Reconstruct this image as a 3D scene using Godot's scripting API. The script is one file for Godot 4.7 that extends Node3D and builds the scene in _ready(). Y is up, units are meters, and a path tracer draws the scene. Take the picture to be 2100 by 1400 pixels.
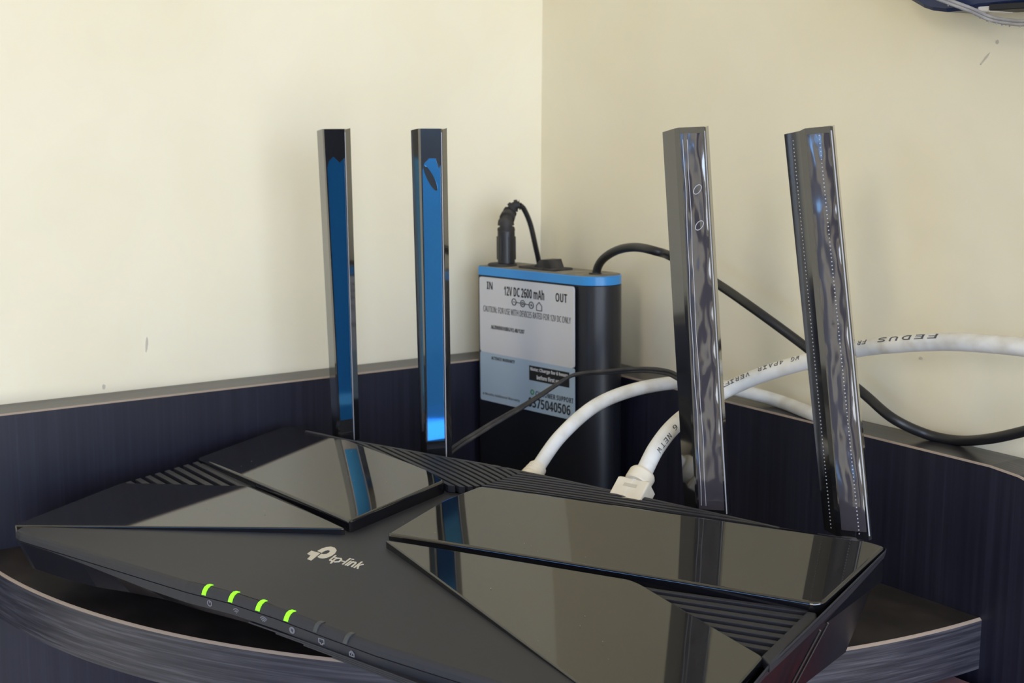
extends Node3D

const PANEL_REAR_LEFT = [Vector2(-151.2, 37.3), Vector2(-148.4, 85.8), Vector2(-130.5, 84.1), Vector2(-103.6, 76.3), Vector2(-41.9, 52.9), Vector2(-27.6, 44.8), Vector2(-32, -2.3)]
const PANEL_FRONT_LEFT = [Vector2(-152.2, -50.9), Vector2(-158.5, 4), Vector2(-147.8, 7.3), Vector2(-101.7, 20.6), Vector2(-97.8, 19.4), Vector2(-31.8, -4.5)]
const PANEL_REAR_RIGHT = [Vector2(-16.7, -1.1), Vector2(-15.3, 28.5), Vector2(-10.6, 43.7), Vector2(95.3, 65.4), Vector2(123.4, 71.3), Vector2(129, 70.8), Vector2(126.2, 30.2), Vector2(124, 27.7)]
const PANEL_FRONT_RIGHT = [Vector2(-13.3, -6.1), Vector2(69.4, 12.7), Vector2(73.7, 12), Vector2(122, -6.1), Vector2(124.3, -7.1), Vector2(89.4, -46.8)]
const DECK_FRONT = [Vector2(-145.4, -52.9), Vector2(-48.4, -61.4), Vector2(23.8, -60.4), Vector2(66.5, -57.2)]
const RAIL_OUT = [Vector2(126.3, 22.7), Vector2(127.2, -9.1)]
const RAIL_IN = [Vector2(122.2, 26.7), Vector2(123.3, -6.5)]
const VENT_LEFT = [Vector2(-146, 34.3), Vector2(-107.3, 20.1), Vector2(-147.6, 7.2)]
const VL_SLOTS = [Vector2(-145.6, 31), Vector2(-111.1, 18.9), Vector2(-145.3, 26.4), Vector2(-116.7, 17), Vector2(-145.2, 21.8), Vector2(-123.9, 14.7)]
const VR_L = [Vector2(76.3, 11.5), Vector2(83.3, 9.2), Vector2(90.9, 6.8), Vector2(98.2, 4.4), Vector2(104.7, 1.6), Vector2(111.3, -1), Vector2(118.5, -3.5)]
const VR_R = [Vector2(121, 24.9), Vector2(121.2, 20), Vector2(121.2, 15.4), Vector2(121.3, 10.6), Vector2(121.4, 6), Vector2(121.5, 1.5), Vector2(121.6, -3)]
const REAR_LOW = [Vector2(-16.2, 51.1), Vector2(89.9, 77.1), Vector2(118.3, 84.5)]
const RG_R = [Vector2(-14.2, 53.5), Vector2(49.6, 68.2), Vector2(-13.2, 55.7), Vector2(48.8, 69.6)]
const BEND = [Vector2(-16.2, 51.1), Vector2(-15, 68.6), Vector2(-14.4, 71.5)]
const REAR_EDGE = [Vector2(-143.9, 82.2), Vector2(-103.7, 76.5), Vector2(-48.6, 72.4), Vector2(-21, 71.3), Vector2(22.6, 73.9), Vector2(57, 76.3), Vector2(89.3, 78.2), Vector2(118.6, 84.6), Vector2(124.3, 84)]
const LEFT_EDGE = [Vector2(-155.5, -48.8), Vector2(-157.5, 3.3), Vector2(-150, 36.2), Vector2(-152.2, 88)]
const RIGHT_EDGE = [Vector2(127.6, 76.1), Vector2(128.3, 27.5), Vector2(127.4, -9.5), Vector2(128.1, -59.8)]
const LOGO_T = [Vector2(-30.6, -24.9), Vector2(-31.4, -22), Vector2(-27.2, -22.3), Vector2(-25.2, -28.7), Vector2(-27.2, -28.4), Vector2(-28.4, -25.5)]
const LOGO_P = [Vector2(-29.5, -21.2), Vector2(-29.8, -18.8), Vector2(-29.5, -17), Vector2(-28.4, -15.8), Vector2(-26.6, -15.9), Vector2(-24.4, -17.4), Vector2(-23, -19.7), Vector2(-22.4, -22.1), Vector2(-22.6, -24.4), Vector2(-23.4, -25.3), Vector2(-24.5, -25.6), Vector2(-25.7, -25.2), Vector2(-26.5, -22.5), Vector2(-25.6, -22.5), Vector2(-25, -21.8), Vector2(-25.1, -20.4), Vector2(-25.9, -18.9), Vector2(-27.1, -18.7), Vector2(-27.5, -19.6), Vector2(-27.3, -21), Vector2(-27, -21.8)]
const LOGO_STROKES = [[Vector2(-21.6, -21), Vector2(-20.8, -23.6), Vector2(-20.3, -25.2), Vector2(-19.2, -25.3)],
	[Vector2(-21.2, -22.6), Vector2(-20.1, -22.3)],
	[Vector2(-18.3, -26.9), Vector2(-19.6, -23.4), Vector2(-19.4, -22.5), Vector2(-18.3, -22.1), Vector2(-17.4, -22.9), Vector2(-17, -24.5), Vector2(-18.1, -25.5)],
	[Vector2(-16.7, -23.5), Vector2(-15.8, -23.4)],
	[Vector2(-15.8, -20.4), Vector2(-14.6, -25.3)],
	[Vector2(-14.2, -21.8), Vector2(-13.4, -25.4)],
	[Vector2(-15, -20.5), Vector2(-14.4, -20.4)],
	[Vector2(-12.6, -25.3), Vector2(-13.3, -21.7)],
	[Vector2(-13.2, -22.4), Vector2(-12.3, -21.7), Vector2(-11.7, -22.4), Vector2(-10.9, -25.2)],
	[Vector2(-10.9, -20.3), Vector2(-9.8, -25.2)],
	[Vector2(-9.3, -21.6), Vector2(-9.9, -23.2)],
	[Vector2(-9.9, -23), Vector2(-8.5, -25.1)]]
const ANTENNA_OUTLINES = [
	[Vector3(-118.5, -9.0, -83.5), Vector3(-112.2, -9.0, -80.3), Vector3(-110.7, -9.0, -79.8), Vector3(-106.0, -9.0, -82.8), Vector3(-106.4, -9.0, -84.0)],
	[Vector3(-124.9, 118.9, -93.6), Vector3(-118.9, 120.1, -90.5), Vector3(-117.6, 120.2, -90.0), Vector3(-110.5, 120.0, -94.4), Vector3(-111.0, 119.7, -95.6)],
	[Vector3(-67.3, -9.0, -79.3), Vector3(-62.0, -9.0, -76.1), Vector3(-60.9, -9.0, -75.5), Vector3(-53.7, -9.0, -78.2), Vector3(-53.6, -9.0, -79.4)],
	[Vector3(-71.9, 121.2, -89.6), Vector3(-65.8, 122.4, -86.5), Vector3(-64.2, 122.5, -86.0), Vector3(-56.5, 122.4, -88.8), Vector3(-56.7, 122.0, -90.0)],
	[Vector3(49.1, -9.0, -85.0), Vector3(55.5, -9.0, -81.8), Vector3(56.5, -9.0, -81.3), Vector3(65.8, -9.0, -84.7), Vector3(66.1, -9.0, -85.9)],
	[Vector3(35.8, 123.4, -95.1), Vector3(42.2, 125.2, -92.0), Vector3(44.2, 125.6, -91.5), Vector3(52.2, 125.9, -94.4), Vector3(52.3, 125.6, -95.6)],
	[Vector3(99.3, -9.0, -91.7), Vector3(105.1, -9.0, -88.5), Vector3(106.9, -9.0, -88.0), Vector3(115.8, -9.0, -90.4), Vector3(116.3, -9.0, -91.6)],
	[Vector3(78.3, 123.4, -101.6), Vector3(85.1, 125.0, -98.5), Vector3(87.2, 126.0, -98.0), Vector3(95.0, 126.8, -100.1), Vector3(95.5, 126.6, -101.3)]]
const CABLE_LONG_WHITE = [Vector3(-0.09192, 0.03645, 0.1859), Vector3(-0.08223, 0.04491, 0.1835), Vector3(-0.07431, 0.05278, 0.1813), Vector3(-0.06263, 0.05871, 0.1771), Vector3(-0.04404, 0.06181, 0.1685), Vector3(-0.02347, 0.06476, 0.1613), Vector3(-0.01519, 0.07278, 0.1741), Vector3(-0.009491, 0.08004, 0.1915), Vector3(-0.007537, 0.08843, 0.2159), Vector3(-0.008352, 0.09322, 0.2366), Vector3(-0.008294, 0.09624, 0.2533), Vector3(-0.008632, 0.09792, 0.2676), Vector3(-0.008173, 0.09902, 0.2863), Vector3(-0.006868, 0.09881, 0.3033)]
const CABLE_SHORT_WHITE = [Vector3(-0.1048, 0.03494, 0.1425), Vector3(-0.09587, 0.03967, 0.1379), Vector3(-0.08232, 0.0496, 0.1343), Vector3(-0.06373, 0.05879, 0.1318), Vector3(-0.04418, 0.06319, 0.1322), Vector3(-0.02285, 0.06428, 0.1346), Vector3(-0.008741, 0.06279, 0.1398), Vector3(0.002129, 0.06, 0.1487), Vector3(0.008399, 0.0575, 0.1621), Vector3(0.002352, 0.0575, 0.1839), Vector3(0.002865, 0.0565, 0.1937)]
const CABLE_SUPPLY = [Vector3(-0.0151, 0.0955, 0.06963), Vector3(-0.01391, 0.1036, 0.06884), Vector3(-0.01468, 0.1094, 0.07455), Vector3(-0.01662, 0.1144, 0.08702), Vector3(-0.01783, 0.1167, 0.1006), Vector3(-0.01902, 0.1163, 0.1147), Vector3(-0.008648, 0.113, 0.1137), Vector3(-0.006802, 0.1045, 0.1389), Vector3(-0.007421, 0.09629, 0.1624), Vector3(-0.0001323, 0.08509, 0.1797), Vector3(0.003212, 0.07737, 0.1922), Vector3(0.003157, 0.0696, 0.2098), Vector3(0.001248, 0.06319, 0.2259), Vector3(0.01177, 0.0572, 0.2333), Vector3(0.01459, 0.0568, 0.2453), Vector3(0.009182, 0.06164, 0.2627), Vector3(0.008139, 0.06713, 0.2769), Vector3(0.007131, 0.07383, 0.2922)]
const CABLE_TWIN = [Vector3(-0.1141, 0.03272, 0.09691), Vector3(-0.1094, 0.0396, 0.09756), Vector3(-0.09109, 0.04706, 0.09649), Vector3(-0.07214, 0.05447, 0.09712), Vector3(-0.05683, 0.06252, 0.1), Vector3(-0.05157, 0.06555, 0.1031), Vector3(-0.04291, 0.06774, 0.1149), Vector3(-0.03641, 0.07006, 0.1289), Vector3(-0.03229, 0.07004, 0.1392), Vector3(-0.03169, 0.0683, 0.1474), Vector3(-0.02363, 0.06411, 0.1501), Vector3(-0.01253, 0.0618, 0.1497), Vector3(-0.007445, 0.07055, 0.1663), Vector3(-0.004626, 0.07658, 0.1844), Vector3(-0.004568, 0.07549, 0.1971), Vector3(-0.009309, 0.07112, 0.2095), Vector3(-0.01898, 0.05733, 0.2228), Vector3(-0.02105, 0.04042, 0.2272), Vector3(-0.02166, 0.02567, 0.2298)]
const CABLE_INPUT = [Vector3(-0.0151, 0.1294, 0.009918), Vector3(-0.01222, 0.1272, 0.009898), Vector3(-0.008031, 0.12, 0.009333), Vector3(-0.004652, 0.1099, 0.00878), Vector3(-0.0006386, 0.09889, 0.007013), Vector3(-0.0009106, 0.0883, 0.008341), Vector3(-0.00243, 0.06723, 0.01153)]
const RELIEF = [Vector3(-0.02072, 0.1177, 0.008346), Vector3(-0.02015, 0.1218, 0.007908), Vector3(-0.01883, 0.1259, 0.008002), Vector3(-0.01687, 0.1287, 0.008817), Vector3(-0.01474, 0.1292, 0.01021)]
const CABLE_GREY = [Vector3(-0.005695, 0.219, 0.2329), Vector3(-0.005477, 0.2137, 0.2403), Vector3(-0.004099, 0.2114, 0.2454), Vector3(-0.001661, 0.2084, 0.2527), Vector3(1.662e-05, 0.2054, 0.2594), Vector3(0.0008686, 0.2039, 0.2665), Vector3(0.0008301, 0.2034, 0.274), Vector3(0.0002367, 0.2053, 0.2868)]
const CABLE_WORDS = [["FEDUS", Vector3(-0.0083, 0.0964, 0.2544), Vector3(-0.0078, 0.0911, 0.2265), 0.75],
	["FR", Vector3(-0.0077, 0.0897, 0.2219), Vector3(-0.0076, 0.0886, 0.2168), 0.75],
	["WG", Vector3(-0.0095, 0.0801, 0.1919), Vector3(-0.0109, 0.0782, 0.1869), 0.8],
	["4PAIR", Vector3(-0.0117, 0.0773, 0.1843), Vector3(-0.0154, 0.0727, 0.1737), 0.85],
	["VERIFI", Vector3(-0.0167, 0.0712, 0.1717), Vector3(-0.0234, 0.0648, 0.1614), 0.75],
	["Y", Vector3(-0.0585, 0.0595, 0.1752), Vector3(-0.0623, 0.0585, 0.1770), -0.25],
	["6", Vector3(-0.0633, 0.0579, 0.1774), Vector3(-0.0667, 0.0567, 0.1785), -0.25],
	["NETW", Vector3(-0.0680, 0.0557, 0.1791), Vector3(-0.0743, 0.0492, 0.1817), -0.45]]
# router frame (its own axes: x along the width, y up out of the top, z towards its front), in millimetres here
var router_at := Transform3D(Basis(Vector3(0.33590, -0.01738, 0.94174), Vector3(-0.08362, 0.99533, 0.04819), Vector3(-0.93818, -0.09494, 0.33288)), Vector3(-0.1716, 0.0359, 0.1804))
var box_at := Transform3D(Basis(Vector3(0.09608, 0.0197, 0.99518), Vector3(-0.00189, 0.99981, -0.01961), Vector3(-0.9954, 0.0, 0.0961)), Vector3(-0.03384, 0.0005, 0.0054))
var eye := Vector3(-0.4096, 0.1764, 0.5687)
var M := {}
var names := {}
var rng := RandomNumberGenerator.new()


# ------------------------------------------------------------------ small helpers
func numbered(called: String, parent: Node) -> String:
	var key := str(parent.get_instance_id()) + called
	var n: int = names.get(key, 0)
	names[key] = n + 1
	return called if n == 0 else "%s_%03d" % [called, n]

func begin() -> SurfaceTool:
	var st := SurfaceTool.new()
	st.begin(Mesh.PRIMITIVE_TRIANGLES)
	return st

func part(called: String, st: SurfaceTool, mat: Material, parent: Node, smooth := false) -> MeshInstance3D:
	var o := MeshInstance3D.new()
	o.name = numbered(called, parent)
	o.mesh = st.commit()
	o.material_override = mat
	o.cast_shadow = GeometryInstance3D.SHADOW_CASTING_SETTING_ON
	parent.add_child(o, true)
	return o

func thing(called: String, label: String, category: String, at := Transform3D(), group := "") -> Node3D:
	var o := Node3D.new()
	o.name = numbered(called, self)
	add_child(o, true)
	o.transform = at
	tag(o, label, category, group)
	return o

func tag(o: Node, label: String, category: String, group := "") -> void:
	o.set_meta("label", label)
	o.set_meta("category", category)
	if group != "":
		o.set_meta("group", group)

func struct(called: String, st: SurfaceTool, mat: Material, label: String, category: String) -> MeshInstance3D:
	var o := part(called, st, mat, self)
	o.set_meta("kind", "structure")
	tag(o, label, category)
	return o

func tri(st: SurfaceTool, a: Vector3, b: Vector3, c: Vector3, na: Vector3, nb: Vector3, nc: Vector3) -> void:
	var n := (b - a).cross(c - a)
	if n.length_squared() < 1e-22:
		return
	var flip := n.dot(na + nb + nc) > 0.0
	var vs := [a, c, b] if flip else [a, b, c]
	var ns := [na, nc, nb] if flip else [na, nb, nc]
	for i in 3:
		st.set_normal(ns[i])
		st.add_vertex(vs[i])

func quad(st: SurfaceTool, a: Vector3, b: Vector3, c: Vector3, d: Vector3, out_dir: Vector3) -> void:
	var n := (c - a).cross(d - b).normalized()
	if n.dot(out_dir) < 0.0:
		n = -n
	tri(st, a, b, c, n, n, n)
	tri(st, a, c, d, n, n, n)

func boxx(st: SurfaceTool, lo: Vector3, hi: Vector3, bev := 0.0) -> void:
	# a box with chamfered edges
	var c := (lo + hi) * 0.5
	var h := (hi - lo) * 0.5
	var e := minf(bev, minf(h.x, minf(h.y, h.z)) * 0.9)
	for ax in 3:
		for s in [-1.0, 1.0]:
			var u := (ax + 1) % 3
			var w := (ax + 2) % 3
			var ps := []
			for q in [[-1, -1], [1, -1], [1, 1], [-1, 1]]:
				var p := Vector3.ZERO
				p[ax] = s * h[ax]
				p[u] = q[0] * (h[u] - e)
				p[w] = q[1] * (h[w] - e)
				ps.append(c + p)
			var n := Vector3.ZERO
			n[ax] = s
			quad(st, ps[0], ps[1], ps[2], ps[3], n)
	if e <= 0.0:
		return
	for ax in 3:
		var u := (ax + 1) % 3
		var w := (ax + 2) % 3
		for su in [-1.0, 1.0]:
			for sw in [-1.0, 1.0]:
				var ps := []
				for q in [[-1.0, 0], [1.0, 0], [1.0, 1], [-1.0, 1]]:
					var p := Vector3.ZERO
					p[ax] = q[0] * (h[ax] - e)
					p[u] = su * (h[u] - (e if q[1] == 0 else 0.0))
					p[w] = sw * (h[w] - (0.0 if q[1] == 0 else e))
					ps.append(c + p)
				var n := Vector3.ZERO
				n[u] = su
				n[w] = sw
				quad(st, ps[0], ps[1], ps[2], ps[3], n)
	for sx in [-1.0, 1.0]:
		for sy in [-1.0, 1.0]:
			for sz in [-1.0, 1.0]:
				var s := Vector3(sx, sy, sz)
				var n := s.normalized()
				var a := s * Vector3(h.x, h.y - e, h.z - e)
				var b := s * Vector3(h.x - e, h.y, h.z - e)
				var d := s * Vector3(h.x - e, h.y - e, h.z)
				tri(st, c + a, c + b, c + d, n, n, n)

func smooth_path(pts: Array, per: int) -> PackedVector3Array:
	var out := PackedVector3Array()
	for i in pts.size() - 1:
		var p0: Vector3 = pts[maxi(i - 1, 0)]
		var p1: Vector3 = pts[i]
		var p2: Vector3 = pts[i + 1]
		var p3: Vector3 = pts[mini(i + 2, pts.size() - 1)]
		var d1 := sqrt((p2 - p1).length())
		var m1 := (p2 - p0) * 0.5
		var m2 := (p3 - p1) * 0.5
		# keep tangents in proportion to this span
		m1 = m1.normalized() * minf(m1.length(), (p2 - p1).length() * 1.2)
		m2 = m2.normalized() * minf(m2.length(), (p2 - p1).length() * 1.2)
		for k in per:
			var t := float(k) / per
			var t2 := t * t
			var t3 := t2 * t
			out.append((2 * t3 - 3 * t2 + 1) * p1 + (t3 - 2 * t2 + t) * m1 + (-2 * t3 + 3 * t2) * p2 + (t3 - t2) * m2)
	out.append(pts[-1])
	return out

func tube(st: SurfaceTool, path: PackedVector3Array, radius: Callable, sides := 20, squash := 1.0) -> void:
	var n := path.size()
	var side := Vector3.UP
	var rings := []
	var norms := []
	var prev_t := Vector3.ZERO
	for i in n:
		var t := (path[mini(i + 1, n - 1)] - path[maxi(i - 1, 0)]).normalized()
		if i == 0:
			side = t.cross(Vector3.UP)
			if side.length() < 0.1:
				side = t.cross(Vector3.RIGHT)
			side = side.normalized()
		else:
			side = (side - t * side.dot(t)).normalized()
		var up := side.cross(t)
		var r: float = radius.call(float(i) / (n - 1))
		var ring := PackedVector3Array()
		var nr := PackedVector3Array()
		for k in sides:
			var a := TAU * k / sides
			var d := side * cos(a) + up * sin(a)
			ring.append(path[i] + d * r)
			nr.append(d)
		rings.append(ring)
		norms.append(nr)
	for i in n - 1:
		for k in sides:
			var j := (k + 1) % sides
			tri(st, rings[i][k], rings[i][j], rings[i + 1][j], norms[i][k], norms[i][j], norms[i + 1][j])
			tri(st, rings[i][k], rings[i + 1][j], rings[i + 1][k], norms[i][k], norms[i + 1][j], norms[i + 1][k])
	for e in [[0, 1], [n - 1, n - 2]]:
		var out_dir := (path[e[0]] - path[e[1]]).normalized()
		for k in sides:
			tri(st, path[e[0]], rings[e[0]][k], rings[e[0]][(k + 1) % sides], out_dir, out_dir, out_dir)

func lathe(st: SurfaceTool, base: Vector3, axis: Vector3, profile: Array, sides := 28) -> void:
	# profile: Vector2(radius, height) from the foot up
	var a := axis.normalized()
	var s := a.cross(Vector3.RIGHT if absf(a.x) < 0.8 else Vector3.FORWARD).normalized()
	var q := a.cross(s)
	for i in profile.size() - 1:
		var p0: Vector2 = profile[i]
		var p1: Vector2 = profile[i + 1]
		var sl := Vector2(p1.y - p0.y, p0.x - p1.x).normalized()
		for k in sides:
			var a0 := TAU * k / sides
			var a1 := TAU * (k + 1) / sides
			var d0 := s * cos(a0) + q * sin(a0)
			var d1 := s * cos(a1) + q * sin(a1)
			var n0 := d0 * sl.x + a * sl.y
			var n1 := d1 * sl.x + a * sl.y
			var v00 := base + d0 * p0.x + a * p0.y
			var v01 := base + d1 * p0.x + a * p0.y
			var v10 := base + d0 * p1.x + a * p1.y
			var v11 := base + d1 * p1.x + a * p1.y
			tri(st, v00, v01, v11, n0, n1, n1)
			tri(st, v00, v11, v10, n0, n1, n0)

func extrude(st: SurfaceTool, poly: PackedVector2Array, map: Callable, z0: float, z1: float, bev := 0.0, soft := false) -> void:
	# a prism over a flat outline; map turns (outline point, depth) into space; z1 end is chamfered
	var pl := poly
	if Geometry2D.is_polygon_clockwise(pl):
		pl = pl.duplicate()
		pl.reverse()
	var top := inset(pl, bev) if bev > 0.0 else pl
	var zs := z1 - signf(z1 - z0) * bev
	var cz: Vector3 = (map.call(pl[0], z1) - map.call(pl[0], z0)).normalized()
	var n := pl.size()
	var nn := PackedVector3Array()
	for i in n:
		var e0 := (pl[i] - pl[(i + n - 1) % n]).normalized()
		var e1 := (pl[(i + 1) % n] - pl[i]).normalized()
		var m := (Vector2(e0.y, -e0.x) + Vector2(e1.y, -e1.x)).normalized()
		nn.append((map.call(pl[i] + m * 0.001, z0) - map.call(pl[i], z0)).normalized())
	for i in n:
		var j := (i + 1) % n
		var a: Vector3 = map.call(pl[i], z0)
		var b: Vector3 = map.call(pl[j], z0)
		var c: Vector3 = map.call(pl[j], zs)
		var d: Vector3 = map.call(pl[i], zs)
		if soft:
			tri(st, a, b, c, nn[i], nn[j], nn[j])
			tri(st, a, c, d, nn[i], nn[j], nn[i])
		else:
			quad(st, a, b, c, d, nn[i] + nn[j])
		if bev > 0.0:
			quad(st, d, c, map.call(top[j], z1), map.call(top[i], z1), nn[i] + nn[j] + cz)
	for e in [[top, z1, cz], [pl, z0, -cz]]:
		var ids := Geometry2D.triangulate_polygon(e[0])
		for k in range(0, ids.size(), 3):
			tri(st, map.call(e[0][ids[k]], e[1]), map.call(e[0][ids[k + 1]], e[1]), map.call(e[0][ids[k + 2]], e[1]), e[2], e[2], e[2])

func inset(pl: PackedVector2Array, by: float) -> PackedVector2Array:
	# counter-clockwise outline, each corner moved in along its mitre
	var out := PackedVector2Array()
	var n := pl.size()
	for i in n:
		var e0 := (pl[i] - pl[(i + n - 1) % n]).normalized()
		var e1 := (pl[(i + 1) % n] - pl[i]).normalized()
		var n0 := Vector2(-e0.y, e0.x)
		var n1 := Vector2(-e1.y, e1.x)
		var m := (n0 + n1).normalized()
		out.append(pl[i] + m * (by / maxf(m.dot(n0), 0.45)))
	return out

func dense(pl: PackedVector2Array, step: float) -> PackedVector2Array:
	var out := PackedVector2Array()
	for i in pl.size():
		var a := pl[i]
		var b := pl[(i + 1) % pl.size()]
		var k := maxi(1, int(ceil(a.distance_to(b) / step)))
		for j in k:
			out.append(a.lerp(b, float(j) / k))
	return out

func round_corners(pl: PackedVector2Array, r: float, steps := 4) -> PackedVector2Array:
	var out := PackedVector2Array()
	var n := pl.size()
	for i in n:
		var a := pl[(i + n - 1) % n]
		var b := pl[i]
		var c := pl[(i + 1) % n]
		var k := minf(r, minf(a.distance_to(b), b.distance_to(c)) * 0.4)
		var p := b + (a - b).normalized() * k
		var q := b + (c - b).normalized() * k
		for s in steps + 1:
			var t := float(s) / steps
			out.append(p.lerp(b, t).lerp(b.lerp(q, t), t))
	return out

func polyline_ribbon(st: SurfaceTool, pts: Array, half: float, map: Callable, z0: float, z1: float) -> void:
	# flat printed stroke with round ends
	for i in pts.size() - 1:
		var a: Vector2 = pts[i]
		var b: Vector2 = pts[i + 1]
		var d := (b - a).normalized() * half
		var s := Vector2(-d.y, d.x)
		var pl := PackedVector2Array([a - s, b - s, b - s * 0.6 + d * 0.7, b + s * 0.6 + d * 0.7, b + s, a + s, a + s * 0.6 - d * 0.7, a - s * 0.6 - d * 0.7])
		extrude(st, pl, map, z0, z1 + i * 0.00001)

func text_into(st: SurfaceTool, words: String, font: Font, width: float, height: float, at: Transform3D, thick := 0.00008) -> void:
	# lettering fitted into width x height, its centre at the origin of at, facing at's +z
	var tm := TextMesh.new()
	tm.text = words
	tm.font = font
	tm.font_size = 48
	tm.pixel_size = 0.001
	tm.depth = 0.004
	tm.curve_step = 2.0
	var ab := tm.get_aabb()
	if ab.size.x <= 0.0:
		return
	var s := Vector3(width / ab.size.x, height / ab.size.y, thick / 0.004)
	var fit := Transform3D(Basis.from_scale(s), -(ab.position + ab.size * 0.5) * s)
	st.append_from(tm, 0, at * fit)

func noise(seed_: int, freq: float, octaves := 3) -> FastNoiseLite:
	var n := FastNoiseLite.new()
	n.seed = seed_
	n.noise_type = FastNoiseLite.TYPE_SIMPLEX_SMOOTH
	n.frequency = freq
	n.fractal_octaves = octaves
	return n

func streak_image(seed_: int, size: int, along_freq: float, across_freq: float, lo: Color, hi: Color, power := 1.0, lying := false) -> ImageTexture:
	# wood grain: long fibres along the second axis; tiles by mirrored blending
	var n1 := noise(seed_, 1.0, 4)
	var n2 := noise(seed_ + 7, 1.0, 2)
	var im := Image.create(size, size, false, Image.FORMAT_RGB8)
	for y in size:
		for x in size:
			var fx := float(x) / size
			var fy := float(y) / size
			var ax := absf(fx * 2.0 - 1.0)
			var ay := absf(fy * 2.0 - 1.0)
			var v := n1.get_noise_2d(ax * across_freq, ay * along_freq) * 0.7 + n2.get_noise_2d(ax * across_freq * 4.0 + 31.0, ay * along_freq * 2.0) * 0.5
			v = clampf(0.5 + v * 0.9, 0.0, 1.0)
			im.set_pixel(y if lying else x, x if lying else y, lo.lerp(hi, pow(v, power)))
	return ImageTexture.create_from_image(im)

func mat(lin: Color, rough: float, spec := 0.5, metal := 0.0) -> StandardMaterial3D:
	var m := StandardMaterial3D.new()
	m.albedo_color = lin.linear_to_srgb()
	m.roughness = rough
	m.metallic = metal
	m.metallic_specular = spec
	return m

func grain_normal(seed_: int, freq: float, strength: float) -> NoiseTexture2D:
	var t := NoiseTexture2D.new()
	t.width = 256
	t.height = 256
	t.seamless = true
	t.as_normal_map = true
	t.bump_strength = strength
	t.noise = noise(seed_, freq, 2)
	return t


# ------------------------------------------------------------------ the scene
func _ready() -> void:
	rng.seed = 11
	# camera: 50 mm lens, looking down 9.4 degrees
	var cam := Camera3D.new()
	cam.name = "camera"
	cam.rotation_order = EULER_ORDER_YXZ
	cam.position = eye
	cam.rotation_degrees = Vector3(-9.386, -34.976, 0.291)
	cam.near = 0.02
	cam.far = 20.0
	var lens := CameraAttributesPhysical.new()
	lens.frustum_focal_length = 50.45
	lens.frustum_focus_distance = 0.47
	lens.frustum_near = 0.02
	lens.frustum_far = 20.0
	lens.exposure_aperture = 32.0
	cam.attributes = lens
	cam.fov = 26.762
	add_child(cam)
	cam.current = true
	var we := WorldEnvironment.new()
	we.name = "environment"
	var env := Environment.new()
	env.background_mode = Environment.BG_SKY
	var sky := Sky.new()
	var sm := ProceduralSkyMaterial.new()
	sm.sky_top_color = Color(0.22, 0.42, 0.78)
	sm.sky_horizon_color = Color(0.50, 0.70, 0.92)
	sm.ground_horizon_color = Color(0.42, 0.55, 0.70)
	sm.ground_bottom_color = Color(0.20, 0.24, 0.28)
	sm.sky_energy_multiplier = 3.2
	sm.ground_energy_multiplier = 1.9
	sky.sky_material = sm
	env.sky = sky
	env.tonemap_mode = Environment.TONE_MAPPER_LINEAR
	env.tonemap_exposure = 0.505
	env.sdfgi_enabled = true
	env.ssao_enabled = true
	env.ssil_enabled = true
	we.environment = env
	add_child(we)
	# daylight from the window behind the camera, plus an added fill at left
	window_or_fill(Vector3(-0.92, 0.075, 2.56), Vector3(0, 0, 0), Vector2(1.76, 1.65), Color(0.95, 0.975, 1.0), 9.6)
	window_or_fill(Vector3(-2.19, 0.9, 1.44), Vector3(0, -90, 0), Vector2(0.34, 0.56), Color(1.0, 0.95, 0.88), 1.8)

	materials()
	room()
	shelf()
	router()
	ups()
	cables()
	wall_device()
	cloth()


func window_or_fill(at: Vector3, turn: Vector3, size: Vector2, col: Color, energy: float) -> void:
	var l := AreaLight3D.new()
	l.name = "window_or_fill_light"
	l.area_size = size
	l.light_color = col
	l.light_energy = energy
	l.area_range = 8.0
	l.area_attenuation = 2.0
	l.shadow_enabled = true
	l.position = at
	l.rotation_degrees = turn
	add_child(l, true)


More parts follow.
